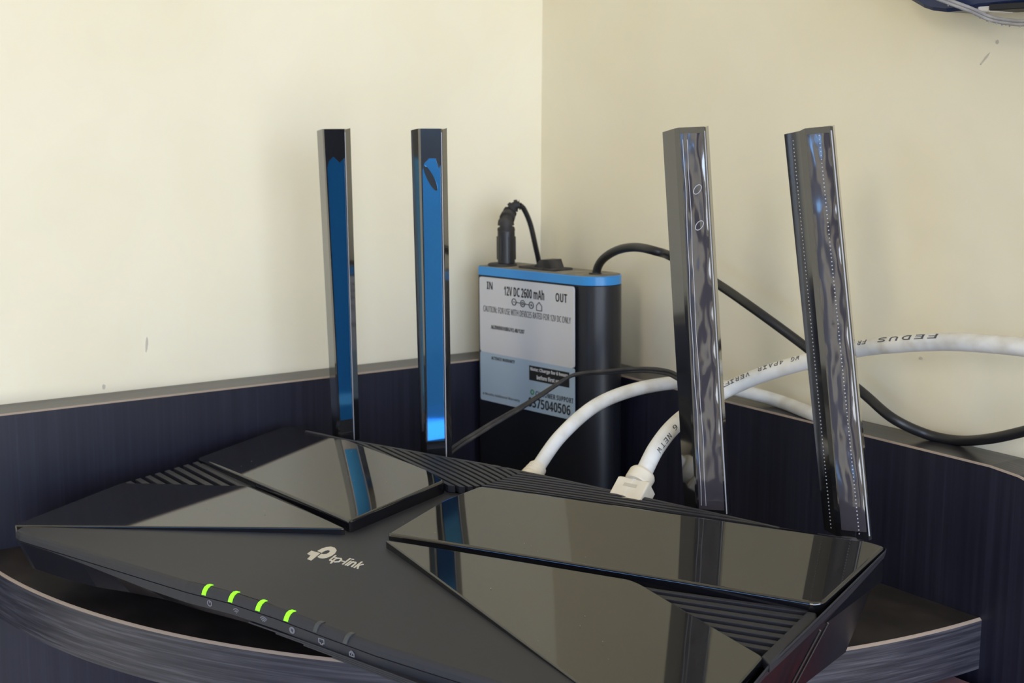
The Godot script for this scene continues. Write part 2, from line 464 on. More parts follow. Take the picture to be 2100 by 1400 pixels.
func materials() -> void:
	var wall := mat(Color(1, 1, 1), 0.85, 0.35)
	var wn := NoiseTexture2D.new()
	wn.width = 512
	wn.height = 512
	wn.seamless = true
	wn.noise = noise(3, 0.006, 4)
	var ramp := Gradient.new()
	ramp.set_color(0, Color(0.920, 0.876, 0.760))
	ramp.set_color(1, Color(0.938, 0.900, 0.795))
	wn.color_ramp = ramp
	wall.albedo_texture = wn
	wall.uv1_triplanar = true
	wall.uv1_world_triplanar = true
	wall.uv1_scale = Vector3(2.5, 2.5, 2.5)
	wall.normal_enabled = true
	wall.normal_texture = grain_normal(5, 0.05, 2.0)
	wall.normal_scale = 0.12
	M.wall = wall
	M.ceiling = mat(Color(0.78, 0.77, 0.73), 0.9, 0.3)
	M.floor = mat(Color(0.13, 0.095, 0.075), 0.5, 0.4)
	M.wood = wood(21, Color(0.007, 0.0075, 0.017), Color(0.019, 0.019, 0.035), Vector3(5, 0.7, 5), 0.42)
	M.wood_top = wood(25, Color(0.014, 0.011, 0.011), Color(0.036, 0.029, 0.028), Vector3(0.9, 6, 6), 0.55)
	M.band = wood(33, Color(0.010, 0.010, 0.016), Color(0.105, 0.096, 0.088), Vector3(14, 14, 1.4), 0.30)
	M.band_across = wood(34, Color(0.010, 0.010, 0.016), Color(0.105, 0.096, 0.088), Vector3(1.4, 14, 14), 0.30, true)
	M.band_front = wood(37, Color(0.016, 0.016, 0.024), Color(0.088, 0.085, 0.100), Vector3(3.5, 10, 3.5), 0.40, true)
	M.worn = mat(Color(0.36, 0.28, 0.22), 0.7)
	M.gloss = mat(Color(0.006, 0.006, 0.008), 0.04, 0.78)
	M.gloss.resource_name = "gloss_black_plastic"
	M.side = mat(Color(0.007, 0.007, 0.010), 0.22, 0.4)
	M.matte = mat(Color(0.019, 0.020, 0.028), 0.52, 0.5)
	M.matte.normal_enabled = true
	M.matte.normal_texture = grain_normal(9, 0.35, 3.0)
	M.matte.normal_scale = 0.10
	M.matte.uv1_triplanar = true
	M.matte.uv1_scale = Vector3(90, 90, 90)
	M.recess = mat(Color(0.010, 0.010, 0.011), 0.7, 0.3)
	M.antenna = mat(Color(0.010, 0.010, 0.012), 0.10, 0.8)
	M.antenna.clearcoat_enabled = true
	M.antenna.clearcoat = 1.0
	M.antenna.clearcoat_roughness = 0.06
	M.film_blue_reflection = mat(Color(0.055, 0.38, 0.85), 0.07, 0.6, 0.9)  # film on two antennas; the blue they mirror is put into this colour
	M.film_blue_reflection.clearcoat_enabled = true
	M.film_blue_reflection.clearcoat = 1.0
	M.film_blue_reflection.clearcoat_roughness = 0.04
	M.clear_film = mat(Color(0.050, 0.044, 0.052), 0.12, 1.0)
	M.clear_film.clearcoat_enabled = true
	M.clear_film.clearcoat = 1.0
	M.clear_film.clearcoat_roughness = 0.05
	M.clear_film.normal_enabled = true
	M.clear_film.normal_texture = grain_normal(14, 0.02, 6.0)
	M.clear_film.normal_scale = 0.10
	M.clear_film.uv1_triplanar = true
	M.clear_film.uv1_scale = Vector3(22, 9, 22)
	M.pale_trim = mat(Color(0.42, 0.42, 0.46), 0.2, 0.8)
	M.led_on = mat(Color(0.10, 0.55, 0.02), 0.4)
	M.led_on.emission_enabled = true
	M.led_on.emission = Color(0.62, 1.0, 0.05)
	M.led_on.emission_energy_multiplier = 1.9
	M.led_off = mat(Color(0.05, 0.055, 0.06), 0.3)
	M.icon = mat(Color(0.20, 0.20, 0.23), 0.6)
	M.logo = mat(Color(0.62, 0.58, 0.50), 0.5)
	M.white_cable = dusty(Color(0.80, 0.79, 0.76), Color(0.62, 0.58, 0.51), 41, 0.45)
	M.plug = dusty(Color(0.78, 0.71, 0.58), Color(0.66, 0.58, 0.45), 43, 0.5)
	M.ink = mat(Color(0.02, 0.02, 0.022), 0.7, 0.3)
	M.ink_soft = mat(Color(0.10, 0.10, 0.11), 0.7, 0.3)
	M.rubber = mat(Color(0.012, 0.012, 0.014), 0.42, 0.5)
	M.rubber_dusty = dusty(Color(0.016, 0.015, 0.016), Color(0.075, 0.066, 0.058), 47, 0.65)
	M.case = mat(Color(0.010, 0.011, 0.016), 0.36, 0.5)
	M.cap = mat(Color(0.035, 0.26, 0.62), 0.30, 0.5)
	M.cap_top = dusty(Color(0.20, 0.18, 0.15), Color(0.34, 0.31, 0.26), 51, 0.85)
	M.label = mat(Color(0.60, 0.59, 0.60), 0.45, 0.5)
	M.label_blue = mat(Color(0.36, 0.45, 0.54), 0.45, 0.5)
	M.green = mat(Color(0.05, 0.20, 0.08), 0.6)
	M.paper = mat(Color(0.66, 0.65, 0.66), 0.6)
	M.navy = mat(Color(0.008, 0.020, 0.075), 0.35, 0.5)
	M.slot = mat(Color(0.003, 0.004, 0.010), 0.6)
	M.off_white = mat(Color(0.72, 0.68, 0.64), 0.7)
	M.grey_cable = dusty(Color(0.24, 0.23, 0.235), Color(0.42, 0.40, 0.38), 55, 0.6)
	M.dust = mat(Color(0.36, 0.34, 0.30), 0.95, 0.2)
	M.dirt = mat(Color(0.56, 0.51, 0.41), 0.9, 0.2)
	M.red = dusty(Color(0.16, 0.018, 0.030), Color(0.30, 0.055, 0.070), 61, 0.9)
	M.red.rim_enabled = true
	M.red.rim = 0.4
	M.frame = mat(Color(0.70, 0.69, 0.66), 0.45)
	M.glass = mat(Color(1, 1, 1), 0.0, 0.5)
	M.glass.transparency = BaseMaterial3D.TRANSPARENCY_ALPHA
	M.glass.albedo_color = Color(1, 1, 1, 0.03)
	M.added_curtain = mat(Color(0.012, 0.022, 0.05), 0.9, 0.2)
	M.fastener = mat(Color(0.5, 0.5, 0.5), 0.4, 0.5, 0.6)

func dusty(a: Color, b: Color, seed_: int, rough: float) -> StandardMaterial3D:
	var m := mat(Color(1, 1, 1), rough)
	var t := NoiseTexture2D.new()
	t.width = 256
	t.height = 256
	t.seamless = true
	t.noise = noise(seed_, 0.02, 4)
	var g := Gradient.new()
	g.set_color(0, a.linear_to_srgb())
	g.set_color(1, b.linear_to_srgb())
	g.set_offset(0, 0.35)
	g.set_offset(1, 0.95)
	t.color_ramp = g
	m.albedo_texture = t
	m.uv1_triplanar = true
	m.uv1_scale = Vector3(18, 18, 18)
	return m

func wood(seed_: int, lo: Color, hi: Color, scale_: Vector3, rough: float, lying := false) -> StandardMaterial3D:
	var m := mat(Color(1, 1, 1), rough, 0.5)
	m.albedo_texture = streak_image(seed_, 384, 2.5, 28.0, lo.linear_to_srgb(), hi.linear_to_srgb(), 1.3, lying)
	m.uv1_triplanar = true
	m.uv1_world_triplanar = true
	m.uv1_scale = scale_
	m.uv1_triplanar_sharpness = 4.0
	return m


# ------------------------------------------------------------------ room
func wall_with_hole(st: SurfaceTool, lo: Vector3, hi: Vector3, ax: int, h0: float, h1: float, y0: float, y1: float) -> void:
	# a wall box along axis ax with a window opening from h0 to h1 and y0 to y1
	for part_ in [[lo[ax], h0, lo.y, hi.y], [h1, hi[ax], lo.y, hi.y], [h0, h1, lo.y, y0], [h0, h1, y1, hi.y]]:
		var a := lo
		var b := hi
		a[ax] = part_[0]
		b[ax] = part_[1]
		a.y = part_[2]
		b.y = part_[3]
		boxx(st, a, b)

func room() -> void:
	var wt := 0.0186
	var st := begin()
	boxx(st, Vector3(-2.32, -0.85, -wt - 0.12), Vector3(wt + 0.12, 1.75, -wt))
	var wb := struct("wall_back", st, M.wall, "plain cream wall behind the left panel of the dark shelf", "wall")
	st = begin()
	boxx(st, Vector3(wt, -0.85, -wt), Vector3(wt + 0.12, 1.75, 2.72))
	var wr := struct("wall_right", st, M.wall, "plain cream wall behind the white cable and navy device", "wall")
	st = begin()
	wall_with_hole(st, Vector3(-2.32, -0.85, 2.6), Vector3(wt, 1.75, 2.72), 0, -1.84, 0.0, -0.80, 0.95)
	struct("wall_front", st, M.wall, "cream wall behind the camera holding the broad window", "wall")
	st = begin()
	for q in [[-wt, 0.35, -0.85, 1.75], [0.35, 1.2, -0.85, -0.62], [0.35, 1.2, 1.55, 1.75], [1.2, 1.26, -0.85, 1.75], [1.26, 1.62, -0.85, 0.6], [1.26, 1.62, 1.2, 1.75], [1.62, 2.6, -0.85, 1.75]]:
		boxx(st, Vector3(-2.32, q[2], q[0]), Vector3(-2.2, q[3], q[1]))
	struct("wall_left", st, M.wall, "cream wall at the far left with two added window openings", "wall")
	st = begin()
	boxx(st, Vector3(-2.32, -0.95, -wt - 0.12), Vector3(wt + 0.12, -0.85, 2.72))
	struct("floor", st, M.floor, "brown floor below the corner shelf", "floor")
	st = begin()
	boxx(st, Vector3(-2.32, 1.75, -wt - 0.12), Vector3(wt + 0.12, 1.85, 2.72))
	struct("ceiling", st, M.ceiling, "off-white ceiling above the corner", "ceiling")
	# windows: frame and pane; the two in the left wall are added
	for k in 3:
		var w := Node3D.new()
		w.name = "window_%d" % (k + 1)
		add_child(w, true)
		w.set_meta("kind", "structure")
		tag(w, ["tall white-framed glazed opening in the wall behind the camera", "tall window added in the left wall for the antenna reflection, blind half down", "small window added high in the left wall around the fill light"][k], "window")
		var size := [Vector2(1.84, 1.75), Vector2(0.85, 2.17), Vector2(0.36, 0.6)][k] as Vector2
		w.transform = [Transform3D(Basis(), Vector3(-0.92, 0.075, 2.66)), Transform3D(Basis(Vector3.UP, PI / 2), Vector3(-2.26, 0.465, 0.775)), Transform3D(Basis(Vector3.UP, PI / 2), Vector3(-2.26, 0.9, 1.44))][k]
		st = begin()
		var hx := size.x / 2
		var hy := size.y / 2
		for b in [[-hx, -hx + 0.05, -hy, hy], [hx - 0.05, hx, -hy, hy], [-hx, hx, -hy, -hy + 0.05], [-hx, hx, hy - 0.05, hy], [-hx, hx, hy * 0.55, hy * 0.55 + 0.04]]:
			boxx(st, Vector3(b[0], b[2], -0.025), Vector3(b[1], b[3], 0.025), 0.004)
		part("window_frame", st, M.frame, w)
		st = begin()
		boxx(st, Vector3(-hx + 0.04, -hy + 0.04, -0.003), Vector3(hx - 0.04, hy - 0.04, 0.003))
		part("window_pane", st, M.glass, w)
	# unseen navy blind, added to darken what the antenna film mirrors
	var rb := thing("added_blind", "unseen navy blind added over the left window to darken reflections", "blind", Transform3D(Basis(), Vector3(-2.17, 1.62, 0.775)))
	st = begin()
	boxx(st, Vector3(-0.001, -1.17, -0.44), Vector3(0.001, 0.0, 0.44))
	part("cloth_sheet", st, M.added_curtain, rb)
	st = begin()
	boxx(st, Vector3(-0.006, -1.19, -0.44), Vector3(0.006, -1.165, 0.44), 0.003)
	part("bottom_bar", st, M.added_curtain, rb)
	st = begin()
	lathe(st, Vector3(0.0, 0.0, -0.45), Vector3(0, 0, 1), [Vector2(0, 0), Vector2(0.02, 0), Vector2(0.02, 0.9), Vector2(0, 0.9)], 20)
	part("roller", st, M.frame, rb)
	# unseen dark blue drape, added so the first antenna mirrors something dark
	st = begin()
	var pl := PackedVector2Array()
	for i in 61:
		pl.append(Vector2(1.70 + i * 0.009, 0.02 * sin(i * 0.9) + 0.004 * sin(i * 2.3)))
	for i in range(60, -1, -1):
		pl.append(Vector2(1.70 + i * 0.009, 0.02 * sin(i * 0.9) + 0.004 * sin(i * 2.3) - 0.004))
	extrude(st, pl, func(q: Vector2, z: float) -> Vector3: return Vector3(-2.13 + q.y, z, q.x), -0.80, 1.60, 0.0, true)
	var c := part("added_curtain", st, M.added_curtain, self)
	tag(c, "unseen dark blue drape added to darken an antenna reflection", "added_curtain")
	# small marks on the paint
	for s in [[wb, "stain", Vector3(-0.190, 0.074, -wt), Vector3(1, 0, 0), 0.0006, 0.0036, -0.12], [wb, "stain", Vector3(-0.2095, 0.0575, -wt), Vector3(1, 0, 0), 0.0008, 0.0012, 0.0], [wr, "stain", Vector3(wt, 0.193, 0.2445), Vector3(0, 0, 1), 0.0004, 0.0030, -0.75], [wr, "stain", Vector3(wt, 0.1985, 0.2490), Vector3(0, 0, 1), 0.0007, 0.0008, 0.0], [wr, "stain", Vector3(wt, 0.0835, 0.2235), Vector3(0, 0, 1), 0.0009, 0.0006, 0.3]]:
		var o: Node = s[0]
		st = begin()
		var rim_ := PackedVector2Array()
		for i in 18:
			var a := TAU * i / 18
			var r := 0.75 + 0.3 * rng.randf()
			rim_.append(Vector2(cos(a) * s[4] * r, sin(a) * s[5] * r).rotated(s[6]))
		var n: Vector3 = Vector3(0, 0, 1) if o == wb else Vector3(-1, 0, 0)
		var base: Vector3 = s[2]
		var right: Vector3 = s[3]
		extrude(st, rim_, func(q: Vector2, z: float) -> Vector3: return base + right * q.x + Vector3.UP * q.y + n * z, -0.0001, 0.00015)
		part("stain", st, M.dirt, o)


# ------------------------------------------------------------------ corner shelf
func shelf() -> void:
	var wt := 0.0182
	var t := thing("corner_shelf", "dark wood-grain corner shelf with raised side panels and rounded front", "shelf", Transform3D(Basis(), Vector3(0, -0.85, 0)))
	var up := 0.85
	var radius := 0.2705
	for level in [0.0, -0.30, -0.60]:
		var st := begin()
		var pl := PackedVector2Array([Vector2(0, 0)])
		for i in 65:
			var a := PI / 2 * i / 64
			pl.append(Vector2(-cos(a), sin(a)) * (radius - 0.0006))
		var m := func(q: Vector2, z: float) -> Vector3: return Vector3(q.x, z, q.y)
		extrude(st, pl, m, up + level - 0.018, up + level, 0.0, true)
		var b := part("shelf_board", st, M.wood_top, t)
		# edge band round the curved front and its worn upper corner
		st = begin()
		var st2 := begin()
		var st3 := begin()
		for i in 96:
			var a0 := PI / 2 * i / 96
			var a1 := PI / 2 * (i + 1) / 96
			var d0 := Vector3(-cos(a0), 0, sin(a0))
			var d1 := Vector3(-cos(a1), 0, sin(a1))
			var y0 := Vector3(0, up + level - 0.0185, 0)
			var y1 := Vector3(0, up + level - 0.0007, 0)
			tri(st if i < 58 else st3, d0 * radius + y0, d1 * radius + y0, d1 * radius + y1, d0, d1, d1)
			tri(st if i < 58 else st3, d0 * radius + y0, d1 * radius + y1, d0 * radius + y1, d0, d1, d0)
			tri(st if i < 58 else st3, d0 * radius + y0, d1 * radius + y0, d1 * (radius - 0.001) + y0, Vector3.DOWN, Vector3.DOWN, Vector3.DOWN)
			tri(st if i < 58 else st3, d0 * radius + y0, d1 * (radius - 0.001) + y0, d0 * (radius - 0.001) + y0, Vector3.DOWN, Vector3.DOWN, Vector3.DOWN)
			var w0 := 0.0008
			var y2 := Vector3(0, up + level + 0.0002, 0)
			quad(st2, d0 * radius + y1, d1 * radius + y1, d1 * (radius - w0) + y2, d0 * (radius - w0) + y2, d0 + Vector3.UP)
		part("edge_band", st, M.band_front, b)
		part("edge_band", st3, M.band_front, b)
		part("worn_edge", st2, M.worn, b)
	# side panels along the two walls, their front top corner rounded off
	for k in 2:
		var top := up + 0.0545
		var pl := PackedVector2Array([Vector2(-0.0 if k == 1 else 0.0, 0.0), Vector2(0.345, 0.0)])
		var n := 10
		for i in n + 1:
			var a := PI / 2 * i / n
			pl.append(Vector2(0.270 + 0.075 * cos(a), top - 0.085 + 0.085 * sin(a)))
		pl.append(Vector2(0.0, top))
		var st := begin()
		var m: Callable
		if k == 0:
			m = func(q: Vector2, z: float) -> Vector3: return Vector3(-q.x, q.y, -z)
		else:
			m = func(q: Vector2, z: float) -> Vector3: return Vector3(z, q.y, q.x - wt)
		if k == 1:
			for i in pl.size():
				if pl[i].x > 0.01:
					pl[i].x += wt
		extrude(st, pl, m, 0.0, wt)
		var p := part("side_panel", st, M.wood, t)
		# the lighter band on its top and rounded corner
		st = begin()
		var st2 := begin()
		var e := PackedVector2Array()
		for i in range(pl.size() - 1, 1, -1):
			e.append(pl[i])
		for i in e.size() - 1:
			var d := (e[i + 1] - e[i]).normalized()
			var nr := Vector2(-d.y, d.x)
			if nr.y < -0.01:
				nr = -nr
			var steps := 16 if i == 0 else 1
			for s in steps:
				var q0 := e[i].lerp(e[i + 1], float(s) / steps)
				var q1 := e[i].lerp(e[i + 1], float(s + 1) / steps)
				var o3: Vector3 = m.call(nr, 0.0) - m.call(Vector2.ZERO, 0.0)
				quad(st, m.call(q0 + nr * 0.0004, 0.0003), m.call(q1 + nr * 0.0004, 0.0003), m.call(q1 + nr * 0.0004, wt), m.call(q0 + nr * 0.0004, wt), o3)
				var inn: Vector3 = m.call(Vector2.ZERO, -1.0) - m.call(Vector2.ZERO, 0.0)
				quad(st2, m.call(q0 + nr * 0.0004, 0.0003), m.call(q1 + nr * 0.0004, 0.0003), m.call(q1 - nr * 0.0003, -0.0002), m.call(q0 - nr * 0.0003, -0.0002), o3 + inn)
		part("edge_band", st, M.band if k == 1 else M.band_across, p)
		part("worn_edge", st2, M.worn, p)


# ------------------------------------------------------------------ router
func roof(u: float) -> float:
	return -(0.056 if u < -20.0 else 0.044) * (sqrt((u + 20.0) * (u + 20.0) + 225.0) - 15.0)

func deck(u: float, v: float) -> float:
	var k := 1.0 - 0.8 * smoothstep(-40.0, 50.0, u)
	return -4.0 + 2.4 * k * clampf(-(v + 3.0) / 62.0, 0.0, 1.1) - 0.004 * maxf(0.0, -(u + 40.0))

func R3(u: float, v: float, w: float) -> Vector3:
	# router millimetres (across, back, up from the top plane) to metres in the router's own axes
	return Vector3(u, w + roof(u), -v) * 0.001

func front_edge(u: float) -> float:
	# the crease where the deck turns down at the front
	for i in 3:
		if u < DECK_FRONT[i + 1].x or i == 2:
			return remap(u, DECK_FRONT[i].x, DECK_FRONT[i + 1].x, DECK_FRONT[i].y, DECK_FRONT[i + 1].y)
	return -60.0

func under(u: float, v: float) -> float:
	# height of the shelf under that spot
	var b := router_at.basis
	return (0.0006 - router_at.origin.y - b.x.y * u * 0.001 + b.z.y * v * 0.001) / b.y.y * 1000.0

func plate(st: SurfaceTool, poly: PackedVector2Array, top: float, bottom: float, bev: float, tilt := Vector4.ZERO) -> void:
	# tilt: rise across, rise towards the back, and the spot (across, back) it turns about
	# a plate lying on the router's top: crowned surface, rounded edge, skirt
	var pl := poly
	if Geometry2D.is_polygon_clockwise(pl):
		pl = pl.duplicate()
		pl.reverse()
	pl = dense(pl, 9.0)
	var inn := inset(pl, bev)
	var n := pl.size()
	var lean := func(q: Vector2) -> float: return tilt.x * (q.x - tilt.z) + tilt.y * (q.y - tilt.w)
	var lo := 1e9
	var hi := -1e9
	for q in pl:
		lo = minf(lo, q.x)
		hi = maxf(hi, q.x)
	var x := lo
	while x < hi:
		var strip := PackedVector2Array([Vector2(x, -200), Vector2(x + 9.0, -200), Vector2(x + 9.0, 200), Vector2(x, 200)])
		for piece in Geometry2D.intersect_polygons(inn, strip):
			var ids := Geometry2D.triangulate_polygon(piece)
			for k in range(0, ids.size(), 3):
				var v3 := []
				var n3 := []
				for j in 3:
					var q: Vector2 = piece[ids[k + j]]
					v3.append(R3(q.x, q.y, top + lean.call(q)))
					n3.append(Vector3(-(roof(q.x + 0.5) - roof(q.x - 0.5)) - tilt.x, 1, tilt.y).normalized())
				tri(st, v3[0], v3[1], v3[2], n3[0], n3[1], n3[2])
		x += 9.0
	for i in n:
		var j := (i + 1) % n
		var d := (pl[j] - pl[i]).normalized()
		var o := Vector3(d.y, 0, d.x)
		var prev_in := [pl[i], pl[j]]
		var steps := 4
		for s in steps:
			var a0 := PI / 2 * s / steps
			var a1 := PI / 2 * (s + 1) / steps
			var f0 := 1.0 - cos(a0)
			var f1 := 1.0 - cos(a1)
			var h0 := top - bev * (1.0 - sin(a0))
			var h1 := top - bev * (1.0 - sin(a1))
			var p0 := pl[i].lerp(inn[i], f0)
			var p1 := pl[j].lerp(inn[j], f0)
			var p2 := pl[j].lerp(inn[j], f1)
			var p3 := pl[i].lerp(inn[i], f1)
			var n0 := (o * cos(a0) + Vector3.UP * sin(a0)).normalized()
			var n1 := (o * cos(a1) + Vector3.UP * sin(a1)).normalized()
			tri(st, R3(p0.x, p0.y, h0 + lean.call(p0)), R3(p1.x, p1.y, h0 + lean.call(p1)), R3(p2.x, p2.y, h1 + lean.call(p2)), n0, n0, n1)
			tri(st, R3(p0.x, p0.y, h0 + lean.call(p0)), R3(p2.x, p2.y, h1 + lean.call(p2)), R3(p3.x, p3.y, h1 + lean.call(p3)), n0, n1, n1)
		quad(st, R3(pl[i].x, pl[i].y, top - bev + lean.call(pl[i])), R3(pl[j].x, pl[j].y, top - bev + lean.call(pl[j])), R3(pl[j].x, pl[j].y, bottom), R3(pl[i].x, pl[i].y, bottom), o)

func stripe(a: Vector2, b: Vector2, c: Vector2, d: Vector2) -> PackedVector2Array:
	return PackedVector2Array([a, b, d, c])

func ribs(region: PackedVector2Array, slots: Array, gap: float, top: float, t: Node3D) -> void:
	# bars between neighbouring slot lines, cut to the region; slots: [start, end] pairs in order
	for i in slots.size() - 1:
		var a: Vector2 = slots[i][0]
		var b: Vector2 = slots[i][1]
		var c: Vector2 = slots[i + 1][0]
		var d: Vector2 = slots[i + 1][1]
		var e := (b - a).normalized()
		var s := Vector2(-e.y, e.x)
		if s.dot(c - a) < 0:
			s = -s
		var bar := PackedVector2Array([a - e * 200 + s * gap * 0.5, b + e * 200 + s * gap * 0.5, d + e * 200 - s * gap * 0.5, c - e * 200 - s * gap * 0.5])
		for piece in Geometry2D.intersect_polygons(region, bar):
			if piece.size() < 3:
				continue
			var area := 0.0
			for k in piece.size():
				area += piece[k].cross(piece[(k + 1) % piece.size()])
			if absf(area) * 0.5 < 1.2:
				continue
			var st := begin()
			plate(st, piece, top, top - 2.6, 0.14)
			part("vent_rib", st, M.matte, t)

func router() -> void:
	var t := thing("router", "black wireless router with four upright antennas and green lights on shelf", "router", router_at)
	# ---- shells
	# each outline point: where it is, how it turns outward, the height of its top edge, whether it belongs to the front lip
	var ring := []
	ring.append([DECK_FRONT[0] + Vector2(-2.2, 2.6), 1])
	ring.append([DECK_FRONT[0] + Vector2(-1.6, 0.8), 1])
	for i in 15:
		var k := i / 14.0
		ring.append([Vector2(lerpf(DECK_FRONT[0].x + 2.0, 126.0, k), front_edge(lerpf(DECK_FRONT[0].x + 2.0, 126.0, k))), 1])
	ring.append([Vector2(130.3, -57.5), 1])
	for q in [Vector2(130.2, -40), RIGHT_EDGE[2], RIGHT_EDGE[1], PANEL_REAR_RIGHT[5] + Vector2(0.9, -1.0), PANEL_REAR_RIGHT[5] + Vector2(0.3, 0.8), PANEL_REAR_RIGHT[4] + Vector2(0, 1.0)]:
		ring.append([q, 0])
	for k in [6, 5, 4, 3, 2, 1, 0]:
		ring.append([REAR_EDGE[k] + (Vector2(3.0, -0.5) if k == 0 else Vector2.ZERO), 0])
	for q in [LEFT_EDGE[3] + Vector2(0.3, -2.5), LEFT_EDGE[2], LEFT_EDGE[1], LEFT_EDGE[1].lerp(LEFT_EDGE[0], 0.7)]:
		ring.append([q, 0])
	var n := ring.size()
	var levels := []
	for i in n:
		var a: Vector2 = ring[(i + n - 1) % n][0]
		var p: Vector2 = ring[i][0]
		var b: Vector2 = ring[(i + 1) % n][0]
		var e0 := (p - a).normalized()
		var e1 := (b - p).normalized()
		var o := (Vector2(e0.y, -e0.x) + Vector2(e1.y, -e1.x)).normalized()
		var front: int = ring[i][1]
		var w0 := deck(p.x, p.y) if front == 1 else -1.6
		if front == 0 and p.x > 118.0:
			w0 = -0.3 + 0.09 * (p.y - 25.0) if p.y > 25.0 else -2.4
			p -= o * 0.6
		if front == 0 and p.x < -100.0:
			w0 = -4.6 if p.y < 60.0 else -3.6
			p -= o * 0.8
		var lv := []
		if front == 1:
			for s in [[0.0, w0], [0.7, w0 - 0.5], [1.25, w0 - 1.5], [1.5, w0 - 3.1], [1.0, w0 - 3.2], [1.0, w0 - 3.45], [1.45, w0 - 3.5], [1.3, w0 - 3.7 - 3.2 * smoothstep(-135.0, -50.0, p.x)], [-3.0 - 1.5 * smoothstep(-120.0, -60.0, p.x), w0 - lerpf(15.5, 12.0, smoothstep(-120.0, -60.0, p.x))]]:
				var q: Vector2 = p + o * s[0]
				lv.append(Vector3(q.x, s[1] + roof(q.x), -q.y))
			var qb := p - o * 42.0
			qb = Vector2(clampf(qb.x, -120.0, 117.5), maxf(qb.y, -22.0))
			lv.append(Vector3(qb.x, under(qb.x, qb.y), -qb.y))
		else:
			var qb := p - o * (8.5 if p.x > 0.0 else 12.5) * absf(o.x) - o * 12.0 * absf(o.y)
			qb = Vector2(clampf(qb.x, -122.0, 117.5), maxf(qb.y, -22.0))
			var fl := under(qb.x, qb.y)
			for s in [[0.0, w0], [0.1, w0 - 0.15], [0.2, w0 - 0.4], [0.2, w0 - 0.8], [0.0, w0 - 0.85], [0.0, w0 - 1.05], [0.15, w0 - 1.1]]:
				var q: Vector2 = p + o * s[0]
				lv.append(Vector3(q.x, s[1] + roof(q.x), -q.y))
			var last: Vector3 = lv[-1]
			var foot := Vector3(qb.x, fl, -qb.y)
			lv.append(last.lerp(foot, 0.12))
			lv.append(last.lerp(foot, 0.42))
			lv.append(foot)
		levels.append(lv)
	var upper := begin()
	var lower := begin()
	for i in n:
		var j := (i + 1) % n
		var mid: Vector2 = (ring[i][0] + ring[j][0]) * 0.5
		for k in 9:
			var a: Vector3 = levels[i][k]
			var b: Vector3 = levels[j][k]
			var c: Vector3 = levels[j][k + 1]
			var d: Vector3 = levels[i][k + 1]
			var o2: Vector2 = (ring[j][0] - ring[i][0]).normalized()
			var od := Vector3(o2.y, 0.25 if k < 3 else (-0.4 if k > 6 else 0.0), o2.x)
			quad(upper if k < 7 else lower, a * 0.001, b * 0.001, c * 0.001, d * 0.001, od)
	var foot_ring := PackedVector3Array()
	for i in n:
		foot_ring.append(levels[i][9] * 0.001)
	var mid_foot := Vector3(0, under(0, 20) * 0.001, -0.02)
	for i in n:
		tri(lower, mid_foot, foot_ring[i], foot_ring[(i + 1) % n], Vector3.DOWN, Vector3.DOWN, Vector3.DOWN)
	# the deck itself, cut into cells so that its fall towards the middle shows
	var outline := PackedVector2Array()
	for i in n:
		var e0: Vector2 = (ring[i][0] - ring[(i + n - 1) % n][0]).normalized()
		var e1: Vector2 = (ring[(i + 1) % n][0] - ring[i][0]).normalized()
		var oo := (Vector2(e0.y, -e0.x) + Vector2(e1.y, -e1.x)).normalized()
		outline.append(ring[i][0] - (oo * 3.2 if ring[i][1] == 0 else Vector2.ZERO))
	if Geometry2D.is_polygon_clockwise(outline):
		outline.reverse()
	var rl := PANEL_REAR_LEFT
	var rr := PANEL_REAR_RIGHT
	var fold0: Vector2 = BEND[0] + Vector2(0.3, 0.3)
	var fold1: Vector2 = REAR_EDGE[3].lerp(REAR_EDGE[4], 0.22)
	var vent_a := PackedVector2Array([LEFT_EDGE[2] + Vector2(0.2, 0), VENT_LEFT[0], VENT_LEFT[1], PANEL_FRONT_LEFT[4] + Vector2(-3, 1.0), PANEL_FRONT_LEFT[2] + Vector2(0, -0.5), LEFT_EDGE[1] + Vector2(0.2, 0)])
	var vent_b := PackedVector2Array([PANEL_FRONT_RIGHT[1] + Vector2(0.5, 0.3), PANEL_FRONT_RIGHT[2], PANEL_FRONT_RIGHT[3] + Vector2(-0.3, 0.2), RAIL_IN[1] + Vector2(0.1, 0), RAIL_IN[0] + Vector2(0.1, 0), RAIL_IN[0] + Vector2(-0.8, 2.2)])
	var vent_c := PackedVector2Array([REAR_EDGE[0].lerp(REAR_EDGE[1], 0.25), rl[2] + Vector2(0, 0.3), rl[3] + Vector2(0, 0.3), rl[4] + Vector2(0, 0.3), rl[5] + Vector2(0.5, 0.8), BEND[0] + Vector2(-5.0, -4.5), BEND[0] + Vector2(-1.0, -1.5), fold0, fold1, REAR_EDGE[2] + Vector2(0, -0.4), REAR_EDGE[1] + Vector2(0, -0.4)])
	var vent_d := PackedVector2Array([fold0, REAR_LOW[1] + Vector2(0, 0.3), REAR_LOW[2] + Vector2(-6, -1.0), REAR_EDGE[7] + Vector2(-6, -1.6), REAR_EDGE[6] + Vector2(0, -0.4), REAR_EDGE[5] + Vector2(0, -0.4), REAR_EDGE[4] + Vector2(0, -0.4), fold1])
	var openings := []
	for v in [vent_a, vent_b, vent_c, vent_d]:
		if Geometry2D.is_polygon_clockwise(v):
			v.reverse()
		openings.append(v)
	var gu := -150.0
